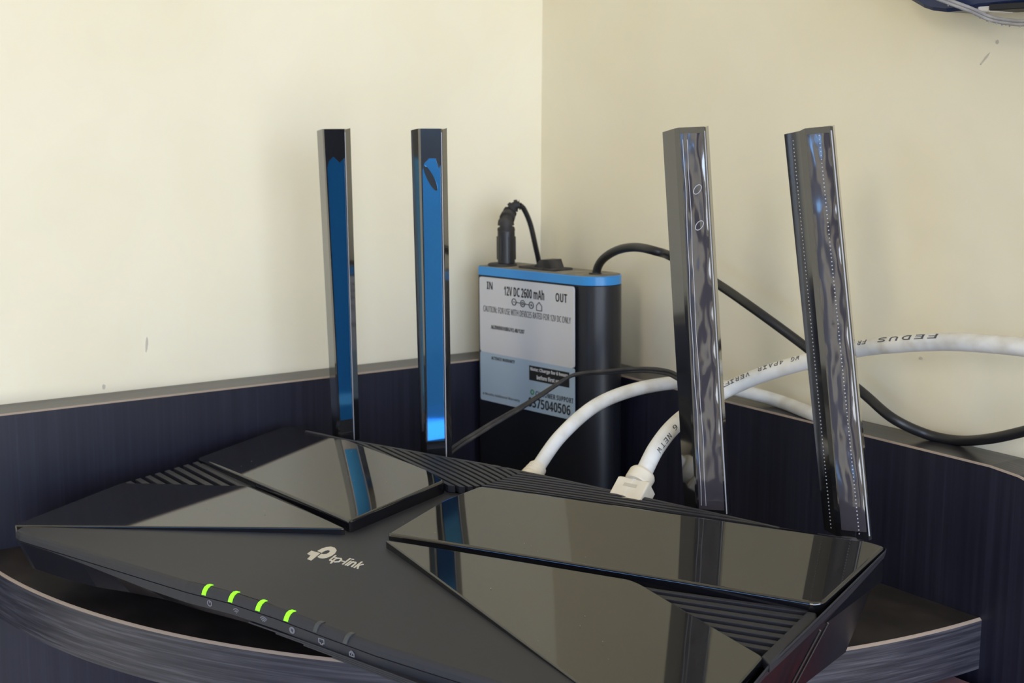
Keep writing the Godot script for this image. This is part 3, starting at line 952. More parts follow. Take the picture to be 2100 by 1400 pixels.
	while gu < 140.0:
		var gv := -70.0
		while gv < 90.0:
			var cell := PackedVector2Array([Vector2(gu, gv), Vector2(gu + 8, gv), Vector2(gu + 8, gv + 8), Vector2(gu, gv + 8)])
			var pieces := Geometry2D.intersect_polygons(outline, cell)
			for hole in openings:
				var rest := []
				for piece in pieces:
					rest.append_array(Geometry2D.clip_polygons(piece, hole))
				pieces.assign(rest)
			for piece in pieces:
				if piece.size() < 3 or Geometry2D.is_polygon_clockwise(piece):
					continue
				var ids := Geometry2D.triangulate_polygon(piece)
				for k in range(0, ids.size(), 3):
					var v3 := []
					var n3 := []
					for jj in 3:
						var q: Vector2 = piece[ids[k + jj]]
						v3.append(R3(q.x, q.y, deck(q.x, q.y)))
						var du := deck(q.x + 0.5, q.y) + roof(q.x + 0.5) - deck(q.x - 0.5, q.y) - roof(q.x - 0.5)
						var dv := deck(q.x, q.y + 0.5) - deck(q.x, q.y - 0.5)
						n3.append(Vector3(-du, 1, dv).normalized())
					tri(upper, v3[0], v3[1], v3[2], n3[0], n3[1], n3[2])
			gv += 8.0
		gu += 8.0
	part("upper_shell", upper, M.matte, t)
	part("lower_shell", lower, M.side, t)
	# ---- gloss panels
	for e in [[PANEL_REAR_LEFT, 0.6, 1.0, Vector4(0.03, 0.008, -30, 20)], [PANEL_FRONT_LEFT, -1.5, 0.5, Vector4(0.018, -0.03, -31, -5)], [PANEL_REAR_RIGHT, 0.6, 1.0, Vector4(0, 0.09, 50, 25)], [PANEL_FRONT_RIGHT, -1.5, 0.5, Vector4(0, 0.04, 50, -10)]]:
		var pl := PackedVector2Array(e[0])
		if e[0] == PANEL_FRONT_RIGHT:
			pl = PackedVector2Array(e[0].slice(0, 5))
			pl.append(Vector2(126.5, -48.0))
			pl.append(Vector2(120.0, -55.5))
			pl.append(e[0][5] + (e[0][5] - e[0][0]).normalized() * 7.0)
		pl = round_corners(pl, 1.6, 3)
		var st := begin()
		plate(st, pl, e[1], -6.5, e[2], e[3] if e.size() > 3 else Vector4.ZERO)
		part("gloss_panel", st, M.gloss, t)
	# ---- vents
	var slots := []
	var e1: Vector2 = (VL_SLOTS[1] - VL_SLOTS[0]).normalized()
	for k in range(-1, 8):
		var a: Vector2 = VL_SLOTS[0] + (VL_SLOTS[2] - VL_SLOTS[0]) * k
		slots.append([a, a + e1 * 30])
	ribs(openings[0], slots, 2.0, -3.9, t)
	slots = [[VR_L[0] + (VR_L[0] - VR_L[1]) * 0.85, VR_R[0] + (VR_R[0] - VR_R[1]) * 0.85]]
	for k in 7:
		slots.append([VR_L[k], VR_R[k]])
	ribs(openings[1], slots, 2.2, -2.2, t)
	var st := begin()
	plate(st, PackedVector2Array([RAIL_IN[0], RAIL_IN[1], RAIL_OUT[1], RAIL_OUT[0] + Vector2(0.2, 1.0), RAIL_IN[0].lerp(RAIL_OUT[0], 0.7) + Vector2(0, 3.2)]), -1.6, -4.5, 0.9)
	part("vent_rail", st, M.matte, t)
	# rear grille: one set of bars follows each rear panel, meeting at a fold
	var dl: Vector2 = (rl[5] - rl[3]).normalized()
	var nl := Vector2(-dl.y, dl.x)
	if nl.y < 0:
		nl = -nl
	slots = []
	for k in 13:
		var a: Vector2 = rl[3] + nl * (0.6 + 2.45 * k)
		slots.append([a, a + dl * 60])
	ribs(openings[2], slots, 0.95, -1.2, t)
	var dr: Vector2 = (RG_R[1] - RG_R[0]).normalized()
	var nr := Vector2(-dr.y, dr.x)
	slots = []
	for k in 12:
		var a: Vector2 = RG_R[0] + nr * (-2.3 + 2.25 * k)
		slots.append([a, a + dr * 60])
	ribs(openings[3], slots, 0.9, -1.2, t)
	# narrow rim along the back edge of the grille
	for k in range(1, 7):
		var p0: Vector2 = REAR_EDGE[k - 1] if k > 1 else REAR_EDGE[0].lerp(REAR_EDGE[1], 0.35)
		var p1: Vector2 = REAR_EDGE[k]
		var sd: Vector2 = (p1 - p0).normalized().rotated(-PI / 2) * 1.3
		st = begin()
		plate(st, PackedVector2Array([p0, p1, p1 + sd, p0 + sd]), -1.1, -4.0, 0.2)
		part("grille_rim", st, M.matte, t)
	# louvres on the sloping underside of the front
	for k in 4:
		st = begin()
		var w := -9.9 - 0.8 * k
		var u0 := -20.0 + 11.0 * k
		for s in 6:
			var ua := lerpf(u0, 118.0, s / 6.0)
			var ub := lerpf(u0, 118.0, (s + 1) / 6.0)
			var va := 61.7 - 0.3 * k
			var p0 := R3(ua, -va - 0.9, w)
			var p1 := R3(ub, -va - 0.9, w)
			var p2 := R3(ub, -va + 3.6, w - 0.2)
			var p3 := R3(ua, -va + 3.6, w - 0.2)
			quad(st, p0, p1, p2, p3, Vector3.DOWN)
			quad(st, p0, p1, p1 + Vector3(0, 0.00045, -0.0001), p0 + Vector3(0, 0.00045, -0.0001), Vector3(0, 0, 1))
			quad(st, p0 + Vector3(0, 0.00045, -0.0001), p1 + Vector3(0, 0.00045, -0.0001), p2, p3, Vector3.UP)
		part("louvre", st, M.matte, t)
	# seams running down the right side
	for k in 2:
		st = begin()
		var v0 := 23.4 - 5.6 * k
		var a := [Vector3(130.2, -2.0 + roof(130.0), -v0), Vector3(119.4, -34.0, -v0 + 4.0)]
		tube(st, PackedVector3Array([a[0] * 0.001, a[0].lerp(a[1], 0.5) * 0.001, a[1] * 0.001]), func(_s: float) -> float: return 0.00035, 8)
		part("side_seam", st, M.antenna, t)
	# ---- lettering
	var flat := func(q: Vector2, z: float) -> Vector3: return R3(q.x, q.y, deck(q.x, q.y) + z * 1000.0)
	st = begin()
	extrude(st, PackedVector2Array(LOGO_T), flat, -0.0001, 0.00012)
	extrude(st, PackedVector2Array(LOGO_P), flat, -0.0001, 0.00012)
	for s in LOGO_STROKES:
		polyline_ribbon(st, s, 0.31, flat, -0.0001, 0.00012)
	var lg := part("logo", st, M.logo, t)
	lg.set_meta("label", "pale printed emblem and lettering on the matte deck")
	# ---- status lights on the rounded front edge, with their printed signs below
	for k in 6:
		var u := -38.2 + 11.55 * k
		var v := front_edge(u)
		var w0 := deck(u, v)
		st = begin()
		var prof := [Vector2(0.9, 0.16), Vector2(-0.1, 0.22), Vector2(-0.98, -0.30), Vector2(-1.56, -1.4), Vector2(-1.80, -2.6)]
		var skew := 1.3
		for s in prof.size() - 1:
			var a: Vector2 = prof[s]
			var b: Vector2 = prof[s + 1]
			var ua := u + skew * (1.0 - s / 4.0) - skew * 0.5
			var ub := u + skew * (1.0 - (s + 1) / 4.0) - skew * 0.5
			var o := Vector3(0, 1.0 - s * 0.3, 0.3 + s * 0.4)
			quad(st, R3(ua - 0.72, v + a.x, w0 + a.y), R3(ua + 0.72, v + a.x, w0 + a.y), R3(ub + 0.72, v + b.x, w0 + b.y), R3(ub - 0.72, v + b.x, w0 + b.y), o)
			for sd in [-1.0, 1.0]:
				quad(st, R3(ua + sd * 0.72, v + a.x, w0 + a.y), R3(ub + sd * 0.72, v + b.x, w0 + b.y), R3(ub + sd * 0.72, v + b.x + 0.3, w0 + b.y - 0.3), R3(ua + sd * 0.72, v + a.x + 0.3, w0 + a.y - 0.3), Vector3(sd, 0, 0))
		var lamp := part("led", st, M.led_on if k < 4 else M.led_off, t)
		lamp.set_meta("label", "glowing green status light" if k < 4 else "unlit grey status light")
		var uc := u - 0.2 + 1.8
		var face := func(q: Vector2, z: float) -> Vector3: return R3(uc + q.x, v - 1.42 - z * 1000.0, w0 - 5.1 + q.y)
		st = begin()
		icon(st, k, face)
		part("printed_sign", st, M.icon, t)
	# ---- antennas
	for k in 4:
		antenna(k, t)
	# dust specks on the gloss
	st = begin()
	for i in 90:
		var c := Vector2(rng.randf_range(-120, 122), rng.randf_range(-50, 66))
		for e in [[PANEL_REAR_LEFT, 0.6], [PANEL_FRONT_LEFT, -1.5], [PANEL_REAR_RIGHT, 0.6], [PANEL_FRONT_RIGHT, -1.5]]:
			if Geometry2D.is_point_in_polygon(c, PackedVector2Array(e[0])):
				var r := rng.randf_range(0.05, 0.13)
				var pl := PackedVector2Array()
				for j in 6:
					pl.append(c + Vector2(cos(TAU * j / 6), sin(TAU * j / 6)) * r * rng.randf_range(0.6, 1.3))
				var top: float = e[1]
				extrude(st, pl, func(q: Vector2, z: float) -> Vector3: return R3(q.x, q.y, top + z), -0.02, 0.06)
	var ds := part("dust_specks", st, M.dust, t)
	ds.set_meta("kind", "stuff")

func arc_pts(c: Vector2, r: float, a0: float, a1: float, n := 8) -> Array:
	var out := []
	for i in n + 1:
		var a := lerpf(a0, a1, float(i) / n)
		out.append(c + Vector2(cos(a), sin(a)) * r)
	return out

func icon(st: SurfaceTool, k: int, m: Callable) -> void:
	var lines := []
	match k:
		0:
			lines = [arc_pts(Vector2.ZERO, 0.95, PI * 0.65, PI * 2.35, 12), [Vector2(0, 0.1), Vector2(0, 1.05)]]
		1:
			lines = [arc_pts(Vector2(0, -0.8), 0.7, PI * 0.2, PI * 0.8), arc_pts(Vector2(0, -0.8), 1.4, PI * 0.22, PI * 0.78), [Vector2(-0.1, -0.75), Vector2(0.1, -0.75)]]
		2:
			lines = [arc_pts(Vector2(0, -0.9), 0.6, PI * 0.2, PI * 0.8), arc_pts(Vector2(0, -0.9), 1.2, PI * 0.22, PI * 0.78), arc_pts(Vector2(0, -0.9), 1.8, PI * 0.24, PI * 0.76)]
		3:
			lines = [arc_pts(Vector2.ZERO, 0.95, 0, TAU, 16), arc_pts(Vector2(0.55, 0), 1.05, PI * 0.68, PI * 1.32), arc_pts(Vector2(-0.55, 0), 1.05, -PI * 0.32, PI * 0.32)]
		4:
			lines = [[Vector2(-1, 0.8), Vector2(1, 0.8), Vector2(1, -0.5), Vector2(0.35, -0.5), Vector2(0.35, -0.95), Vector2(-0.35, -0.95), Vector2(-0.35, -0.5), Vector2(-1, -0.5), Vector2(-1, 0.8)]]
		5:
			lines = [[Vector2(-0.85, 0.1), Vector2(0.85, 0.1), Vector2(0.85, -0.95), Vector2(-0.85, -0.95), Vector2(-0.85, 0.1)], arc_pts(Vector2(0, 0.1), 0.55, 0, PI), [Vector2(0, -0.25), Vector2(0, -0.6)]]
	for l in lines:
		polyline_ribbon(st, l, 0.13, m, -0.00002, 0.00006)

func antenna(k: int, t: Node3D) -> void:
	var bot: Array = ANTENNA_OUTLINES[k * 2]
	var top: Array = ANTENNA_OUTLINES[k * 2 + 1]
	# front faces left to right, then the back
	var b := PackedVector3Array(bot)
	var c := PackedVector3Array(top)
	var back := 6.2
	b.append(b[4] + Vector3(-1.2, 0, -back + 2.0))
	c.append(c[4] + Vector3(-1.2, 0.0, -back + 2.0))
	b.append(b[0] + Vector3(1.8, 0, -back + 3.0))
	c.append(c[0] + Vector3(1.8, 0.0, -back + 3.0))
	var n := b.size()
	var cen_b := Vector3.ZERO
	var cen_c := Vector3.ZERO
	for i in n:
		cen_b += b[i] / n
		cen_c += c[i] / n
	var st := begin()
	for i in n:
		var j := (i + 1) % n
		var o: Vector3 = (b[i] + b[j]) * 0.5 - cen_b
		o.y = 0
		quad(st, b[i] * 0.001, b[j] * 0.001, c[j] * 0.001, c[i] * 0.001, o)
		tri(st, c[i] * 0.001, c[j] * 0.001, (cen_c + Vector3(0, 0.5, 0)) * 0.001, Vector3.UP, Vector3.UP, Vector3.UP)
		tri(st, b[i] * 0.001, b[j] * 0.001, cen_b * 0.001, Vector3.DOWN, Vector3.DOWN, Vector3.DOWN)
	var a := part("antenna", st, M.antenna, t)
	# hinge that holds it at the back of the shell
	st = begin()
	var hb := cen_b * 0.001
	lathe(st, hb + Vector3(0, -0.016, -0.0005), Vector3.UP, [Vector2(0.0, 0.0), Vector2(0.0042, 0.0), Vector2(0.0046, 0.0006), Vector2(0.0046, 0.0158), Vector2(0.0042, 0.0165), Vector2(0.0, 0.0165)])
	part("hinge", st, M.rubber, a)
	# protective film on the wide front face
	var face := func(q: Vector2, z: float) -> Vector3:
		# q.x 0..1 across the face, q.y 0..1 up; z metres proud
		var lo := b[2].lerp(b[3], q.x)
		var hi := c[2].lerp(c[3], q.x)
		var nrm := (b[3] - b[2]).cross(c[2] - b[2]).normalized()
		if nrm.z < 0:
			nrm = -nrm
		return lo.lerp(hi, q.y) * 0.001 + nrm * z
	st = begin()
	if k < 2:
		var pl := PackedVector2Array([Vector2(0.07, 0.075), Vector2(0.95, 0.08), Vector2(0.95, 0.91 if k == 0 else 0.895), Vector2(0.86, 0.905 if k == 0 else 0.885), Vector2(0.72, 0.895 if k == 0 else 0.915), Vector2(0.40, 0.915), Vector2(0.16, 0.90), Vector2(0.07, 0.88)])
		extrude(st, pl, face, -0.00005, 0.00012)
		var fm := part("protective_film", st, M.film_blue_reflection, a)
		fm.set_meta("label", "protective film with a blue reflection put into its colour")
		if k == 1:
			st = begin()
			var bub := PackedVector2Array()
			for i in 20:
				var an := TAU * i / 20
				bub.append(Vector2(0.46 + 0.34 * cos(an) , 0.858 + 0.020 * sin(an) - 0.030 * cos(an)))
			extrude(st, bub, face, 0.0, 0.0002)
			var bm := part("air_bubble", st, M.antenna, a)
			bm.set_meta("label", "grey leaf-shaped bubble in the film")
	else:
		# crinkled film: a grid with small waves
		var nu := 10
		var nv := 70
		var g := noise(70 + k, 1.0, 2)
		var pos := func(i: int, j: int) -> Vector3:
			var x := 0.05 + 0.90 * i / nu
			var y := 0.02 + 0.965 * j / nv
			var edge := minf(minf(x - 0.05, 0.95 - x) * 8.0, 1.0)
			return face.call(Vector2(x, y), 0.00018 + 0.00042 * edge * (0.5 + 0.5 * g.get_noise_2d(x * 1.6, y * 8.0)))
		for i in nu:
			for j in nv:
				var q := []
				var ns := []
				for d in [[0, 0], [1, 0], [1, 1], [0, 1]]:
					var ii: int = i + d[0]
					var jj: int = j + d[1]
					q.append(pos.call(ii, jj))
					var nn: Vector3 = (pos.call(mini(ii + 1, nu), jj) - pos.call(maxi(ii - 1, 0), jj)).cross(pos.call(ii, mini(jj + 1, nv)) - pos.call(ii, maxi(jj - 1, 0))).normalized()
					ns.append(nn if nn.z > 0 else -nn)
				tri(st, q[0], q[1], q[2], ns[0], ns[1], ns[2])
				tri(st, q[0], q[2], q[3], ns[0], ns[2], ns[3])
		var fm := part("protective_film", st, M.clear_film, a)
		fm.set_meta("label", "crinkled shiny clear film on the front face")
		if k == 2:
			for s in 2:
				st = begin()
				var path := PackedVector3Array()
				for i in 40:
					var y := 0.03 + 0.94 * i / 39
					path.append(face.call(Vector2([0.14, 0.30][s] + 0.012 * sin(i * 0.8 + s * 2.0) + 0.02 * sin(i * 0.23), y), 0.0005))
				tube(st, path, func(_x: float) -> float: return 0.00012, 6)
				part("film_fold", st, M.pale_trim, a)
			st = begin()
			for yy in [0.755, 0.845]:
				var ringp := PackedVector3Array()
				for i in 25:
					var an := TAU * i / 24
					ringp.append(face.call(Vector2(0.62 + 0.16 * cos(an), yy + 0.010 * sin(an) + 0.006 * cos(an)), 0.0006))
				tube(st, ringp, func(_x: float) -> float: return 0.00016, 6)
			part("film_blister", st, M.pale_trim, a)
		else:
			# two rows of punched dots
			var left := func(q: Vector2, z: float) -> Vector3:
				var lo := b[0].lerp(b[1], q.x)
				var hi := c[0].lerp(c[1], q.x)
				var nrm := (b[1] - b[0]).cross(c[0] - b[0]).normalized()
				if nrm.z < 0:
					nrm = -nrm
				return lo.lerp(hi, q.y) * 0.001 + nrm * z
			for s in 2:
				st = begin()
				for i in 104:
					var y := 0.015 + 0.965 * i / 103
					var m: Callable = face if s == 0 else left
					var x := lerpf(0.68, 0.55, y) if s == 0 else lerpf(0.62, 0.55, y)
					var p: Vector3 = m.call(Vector2(x, y), 0.00045 if s == 0 else 0.00005)
					var up: Vector3 = m.call(Vector2(x, y), 0.0012) - m.call(Vector2(x, y), 0.0)
					lathe(st, p, up, [Vector2(0.00026, 0.0), Vector2(0.00018, 0.00014), Vector2(0.0, 0.00018)], 6)
				var dots := part("punched_dots", st, M.pale_trim, a)
				dots.set_meta("kind", "stuff")
	# pale strip down the narrow right face
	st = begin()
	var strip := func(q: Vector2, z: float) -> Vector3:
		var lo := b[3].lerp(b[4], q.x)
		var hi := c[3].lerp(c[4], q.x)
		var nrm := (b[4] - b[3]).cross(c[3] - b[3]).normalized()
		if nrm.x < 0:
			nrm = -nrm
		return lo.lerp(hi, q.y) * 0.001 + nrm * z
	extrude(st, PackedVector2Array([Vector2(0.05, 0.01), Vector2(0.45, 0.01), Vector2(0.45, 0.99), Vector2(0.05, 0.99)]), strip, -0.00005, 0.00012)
	part("pale_trim", st, M.pale_trim, a)


# ------------------------------------------------------------------ power box
func ups() -> void:
	var t := thing("power_box", "black mini power backup box with blue cap and white printed label", "power supply", box_at)
	# outline in (along, back): left corner tight, right end rounded
	var pl := PackedVector2Array()
	for cnr in [[66.5, 13.5, 11.5, -90.0], [66.5, 13.5, 11.5, 0.0], [0.9, 22.6, 2.4, 90.0], [0.9, 2.4, 2.4, 180.0]]:
		for i in 13:
			var a := deg_to_rad(cnr[3] + 90.0 * i / 12)
			var q: Vector2 = Vector2(cnr[0], cnr[1]) + Vector2(cos(a), sin(a)) * cnr[2]
			pl.append(q * 0.001)
	var m := func(q: Vector2, z: float) -> Vector3: return Vector3(q.x, z, -q.y)
	var st := begin()
	extrude(st, pl, m, 0.0, 0.0958, 0.0002, true)
	part("case", st, M.case, t)
	st = begin()
	extrude(st, pl, m, 0.0960, 0.1000, 0.0003, true)
	var cap := part("cap", st, M.cap, t)
	cap.set_meta("label", "bright blue band-like cap")
	st = begin()
	extrude(st, inset(pl, -0.0001) if Geometry2D.is_polygon_clockwise(pl) else inset(pl, 0.0005), m, 0.0999, 0.1002)
	part("top_plate", st, M.cap_top, t)
	# label: white upper field, pale blue lower field
	var front := func(q: Vector2, z: float) -> Vector3: return Vector3(q.x, q.y, z) * Vector3(0.001, 0.001, 1.0)
	st = begin()
	extrude(st, round_corners(PackedVector2Array([Vector2(1.2, 59.4), Vector2(66.9, 58.9), Vector2(66.9, 95.4), Vector2(1.2, 95.2)]), 1.6), front, -0.0006, 0.0003)
	var lb := part("label", st, M.label, t)
	st = begin()
	extrude(st, round_corners(PackedVector2Array([Vector2(1.2, 35.9), Vector2(66.9, 35.4), Vector2(66.9, 58.9), Vector2(1.2, 59.4)]), 1.2), front, -0.0006, 0.0003)
	part("label_footer", st, M.label_blue, lb)
	var fb := SystemFont.new()
	fb.font_names = PackedStringArray(["Droid Sans"])
	fb.font_weight = 700
	var fr := SystemFont.new()
	fr.font_names = PackedStringArray(["Droid Sans"])
	st = begin()
	# words, centre x, centre y, width, height (mm), slant of the line
	for w in [["IN", 8.9, 91.6, 4.2, 3.6, fb], ["12V DC 2600 mAh", 33.4, 90.6, 28.0, 4.6, fb], ["OUT", 58.9, 91.0, 7.6, 3.9, fb], ["CAUTION: FOR USE WITH DEVICES RATED FOR 12V DC ONLY", 34.6, 80.9, 61.0, 2.8, fr], ["A620NB0UH0BG/V3.4B/1207", 21.6, 72.3, 24.0, 1.9, fb], ["ACTIVATE WARRANTY", 18.2, 57.4, 17.0, 1.5, fb], ["CUSTOMER SUPPORT", 54.0, 45.3, 25.5, 2.3, fb], ["9375040506", 50.5, 40.6, 28.5, 4.6, fb], ["6 Months Additional Warranty", 16.6, 39.4, 27.0, 1.5, fr]]:
		text_into(st, w[0], w[5], w[3] * 0.001, w[4] * 0.001, Transform3D(Basis(), Vector3(w[1] * 0.001, (w[2] - 0.0197 * w[1]) * 0.001, 0.00034)))
	part("printed_lettering", st, M.ink, lb)
	# polarity sign and house
	st = begin()
	for l in [arc_pts(Vector2(26.5, 85.7), 1.5, 0, TAU, 16), arc_pts(Vector2(32.6, 85.6), 1.5, 0, TAU, 16), arc_pts(Vector2(32.6, 85.6), 0.6, 0, TAU, 12), arc_pts(Vector2(38.6, 85.5), 1.5, 0, TAU, 16), [Vector2(28.0, 85.7), Vector2(31.1, 85.6)], [Vector2(34.1, 85.6), Vector2(37.1, 85.5)], [Vector2(25.9, 85.7), Vector2(27.1, 85.7)], [Vector2(38.0, 85.5), Vector2(39.2, 85.5)], [Vector2(38.6, 84.9), Vector2(38.6, 86.1)], [Vector2(42.2, 83.6), Vector2(42.2, 85.8), Vector2(44.0, 87.4), Vector2(45.8, 85.8), Vector2(45.8, 83.6), Vector2(42.2, 83.6)]]:
		polyline_ribbon(st, l, 0.17, func(q: Vector2, z: float) -> Vector3: return Vector3(q.x * 0.001, (q.y - 0.0197 * q.x) * 0.001, z), 0.0002, 0.0004)
	part("printed_sign", st, M.ink, lb)
	st = begin()
	extrude(st, PackedVector2Array([Vector2(36.9, 50.0), Vector2(64.1, 49.9), Vector2(64.1, 56.8), Vector2(36.9, 56.8)]), front, 0.0002, 0.0004)
	part("printed_box", st, M.ink, lb)
	st = begin()
	text_into(st, "Note: Charge for 6 hours", fb, 0.0252, 0.0021, Transform3D(Basis(), Vector3(0.0505, 0.0551, 0.00044)))
	text_into(st, "before first use", fb, 0.0165, 0.0020, Transform3D(Basis(), Vector3(0.0505, 0.0519, 0.00044)))
	part("printed_note", st, M.paper, lb)
	st = begin()
	polyline_ribbon(st, arc_pts(Vector2(39.0, 44.5), 1.0, 0, TAU, 14), 0.3, front, 0.0002, 0.0004)
	part("printed_phone_sign", st, M.green, lb)
	# ring round the input socket, rocker switch, output bush
	st = begin()
	lathe(st, Vector3(0.0075, 0.1000, -0.0088), Vector3.UP, [Vector2(0.0068, 0.0), Vector2(0.0070, 0.0006), Vector2(0.0066, 0.0013), Vector2(0.0040, 0.0014), Vector2(0.0, 0.0014)])
	part("socket_ring", st, M.rubber_dusty, t)
	st = begin()
	boxx(st, Vector3(0.0215, 0.1000, -0.0185), Vector3(0.0465, 0.1012, -0.0065), 0.0004)
	var sw := part("switch", st, M.rubber_dusty, t)
	st = begin()
	extrude(st, PackedVector2Array([Vector2(0.0305, 0.1010), Vector2(0.0425, 0.1010), Vector2(0.0405, 0.1050), Vector2(0.0345, 0.1047)]), func(q: Vector2, z: float) -> Vector3: return Vector3(q.x, q.y, z), -0.0165, -0.0085)
	part("rocker", st, M.rubber_dusty, sw)
	st = begin()
	lathe(st, Vector3(0.0673, 0.1000, -0.0125), Vector3.UP, [Vector2(0.0030, 0.0), Vector2(0.0028, 0.0008), Vector2(0.0, 0.0008)])
	part("cable_bush", st, M.rubber, t)


# ------------------------------------------------------------------ cables
func cables() -> void:
	# long white network cable with lettering
	var t := thing("network_cable", "thick white network cable with dark lettering arching across the right wall", "cable", Transform3D(), "white network cables")
	var path := smooth_path(CABLE_LONG_WHITE, 14)
	var st := begin()
	tube(st, path, func(_s: float) -> float: return 0.0031, 24)
	part("sheath", st, M.white_cable, t)
	plug(t, path, true)
	st = begin()
	var f := SystemFont.new()
	f.font_names = PackedStringArray(["Droid Sans Mono"])
	for seg in CABLE_WORDS:
		cable_words(st, path, seg[0], seg[1], seg[2], seg[3], 0.0031, f)
	part("printed_lettering", st, M.ink_soft, t)
	# shorter white cable lying over the right panel
	t = thing("network_cable", "white network cable from router lying over the right shelf panel", "cable", Transform3D(), "white network cables")
	path = smooth_path(CABLE_SHORT_WHITE, 14)
	st = begin()
	tube(st, path, func(_s: float) -> float: return 0.0027, 24)
	part("sheath", st, M.white_cable, t)
	plug(t, path, false)
	# supply cable of the power box
	t = thing("power_cable", "thick black cable from power box top looping down to the right panel", "cable")
	path = smooth_path(CABLE_SUPPLY, 14)
	st = begin()
	tube(st, path, func(_s: float) -> float: return 0.0019, 18)
	part("sheath", st, M.rubber, t)
	# twin lead to the router
	t = thing("twin_lead", "thin black twin lead rising from router in front of the power box", "cable")
	path = smooth_path(CABLE_TWIN, 14)
	for s in [-1.0, 1.0]:
		st = begin()
		var p2 := PackedVector3Array()
		for i in path.size():
			var tt := (path[mini(i + 1, path.size() - 1)] - path[maxi(i - 1, 0)]).normalized()
			var side := tt.cross((eye - path[i]).normalized()).normalized()
			var twist := cos(i * 0.028 - 0.2)
			p2.append(path[i] + side * 0.00068 * s * twist + side.cross(tt) * 0.00068 * s * sqrt(maxf(0.0, 1.0 - twist * twist)))
		tube(st, p2, func(_x: float) -> float: return 0.00075, 12)
		part("conductor", st, M.rubber_dusty, t)
	# input plug with its ribbed relief
	t = thing("barrel_plug", "black ribbed barrel plug standing in the power box top, lead bent over", "plug", box_at)
	var inv := box_at.affine_inverse()
	st = begin()
	var foot := Vector3(0.0102, 0.1012, -0.0090)
	lathe(st, foot, Vector3.UP, [Vector2(0.0, 0.0), Vector2(0.0039, 0.0), Vector2(0.0041, 0.0004), Vector2(0.0041, 0.0155), Vector2(0.0037, 0.0160), Vector2(0.0, 0.0160)])
	part("plug_body", st, M.rubber, t)
	st = begin()
	for k in 6:
		var a := TAU * k / 6 + 0.3
		var d := Vector3(cos(a), 0, sin(a)) * 0.0040
		boxx(st, foot + d + Vector3(-0.0005, 0.002, -0.0005), foot + d + Vector3(0.0005, 0.013, 0.0005), 0.0002)
	part("grip", st, M.rubber, t)
	var rp := []
	for q in RELIEF:
		rp.append(inv * q)
	rp[0] = foot + Vector3(0, 0.0158, 0)
	rp[1] = foot + Vector3(0.0001, 0.0200, 0)
	var rpath := smooth_path(rp, 22)
	st = begin()
	tube(st, rpath, func(s: float) -> float: return lerpf(0.0037, 0.0020, s) + 0.00055 * (1.0 if fmod(s * 6.3, 1.0) < 0.55 else -1.0) * (1.0 - 0.35 * s), 22)
	part("strain_relief", st, M.rubber_dusty, t)
	var cp := []
	for q in CABLE_INPUT:
		cp.append(inv * q)
	cp[0] = rpath[-3]
	st = begin()
	tube(st, smooth_path(cp, 14), func(_s: float) -> float: return 0.00125, 14)
	part("lead", st, M.rubber, t)
	# dusty grey cable under the navy device
	t = thing("grey_cable", "thin dusty grey cable sagging below the navy wall device", "cable")
	path = smooth_path(CABLE_GREY, 12)
	for s in [-1.0, 1.0]:
		st = begin()
		var p3 := PackedVector3Array()
		for q in path:
			p3.append(q + Vector3(0, 0.00052 * s, 0.0001 * s))
		tube(st, p3, func(_x: float) -> float: return 0.0006, 12)
		part("conductor", st, M.grey_cable, t)
	st = begin()
	for i in 26:
		var q: Vector3 = path[rng.randi_range(8, path.size() - 8)] + Vector3(rng.randf_range(-0.0004, 0.0004), rng.randf_range(-0.0018, -0.0008), rng.randf_range(-0.0006, 0.0006))
		lathe(st, q, Vector3(rng.randf() - 0.5, 1, rng.randf() - 0.5), [Vector2(0, 0), Vector2(0.00025, 0.0001), Vector2(0.0003, 0.0004), Vector2(0, 0.0008)], 6)
	var fl := part("dust_fluff", st, M.grey_cable, t)
	fl.set_meta("kind", "stuff")

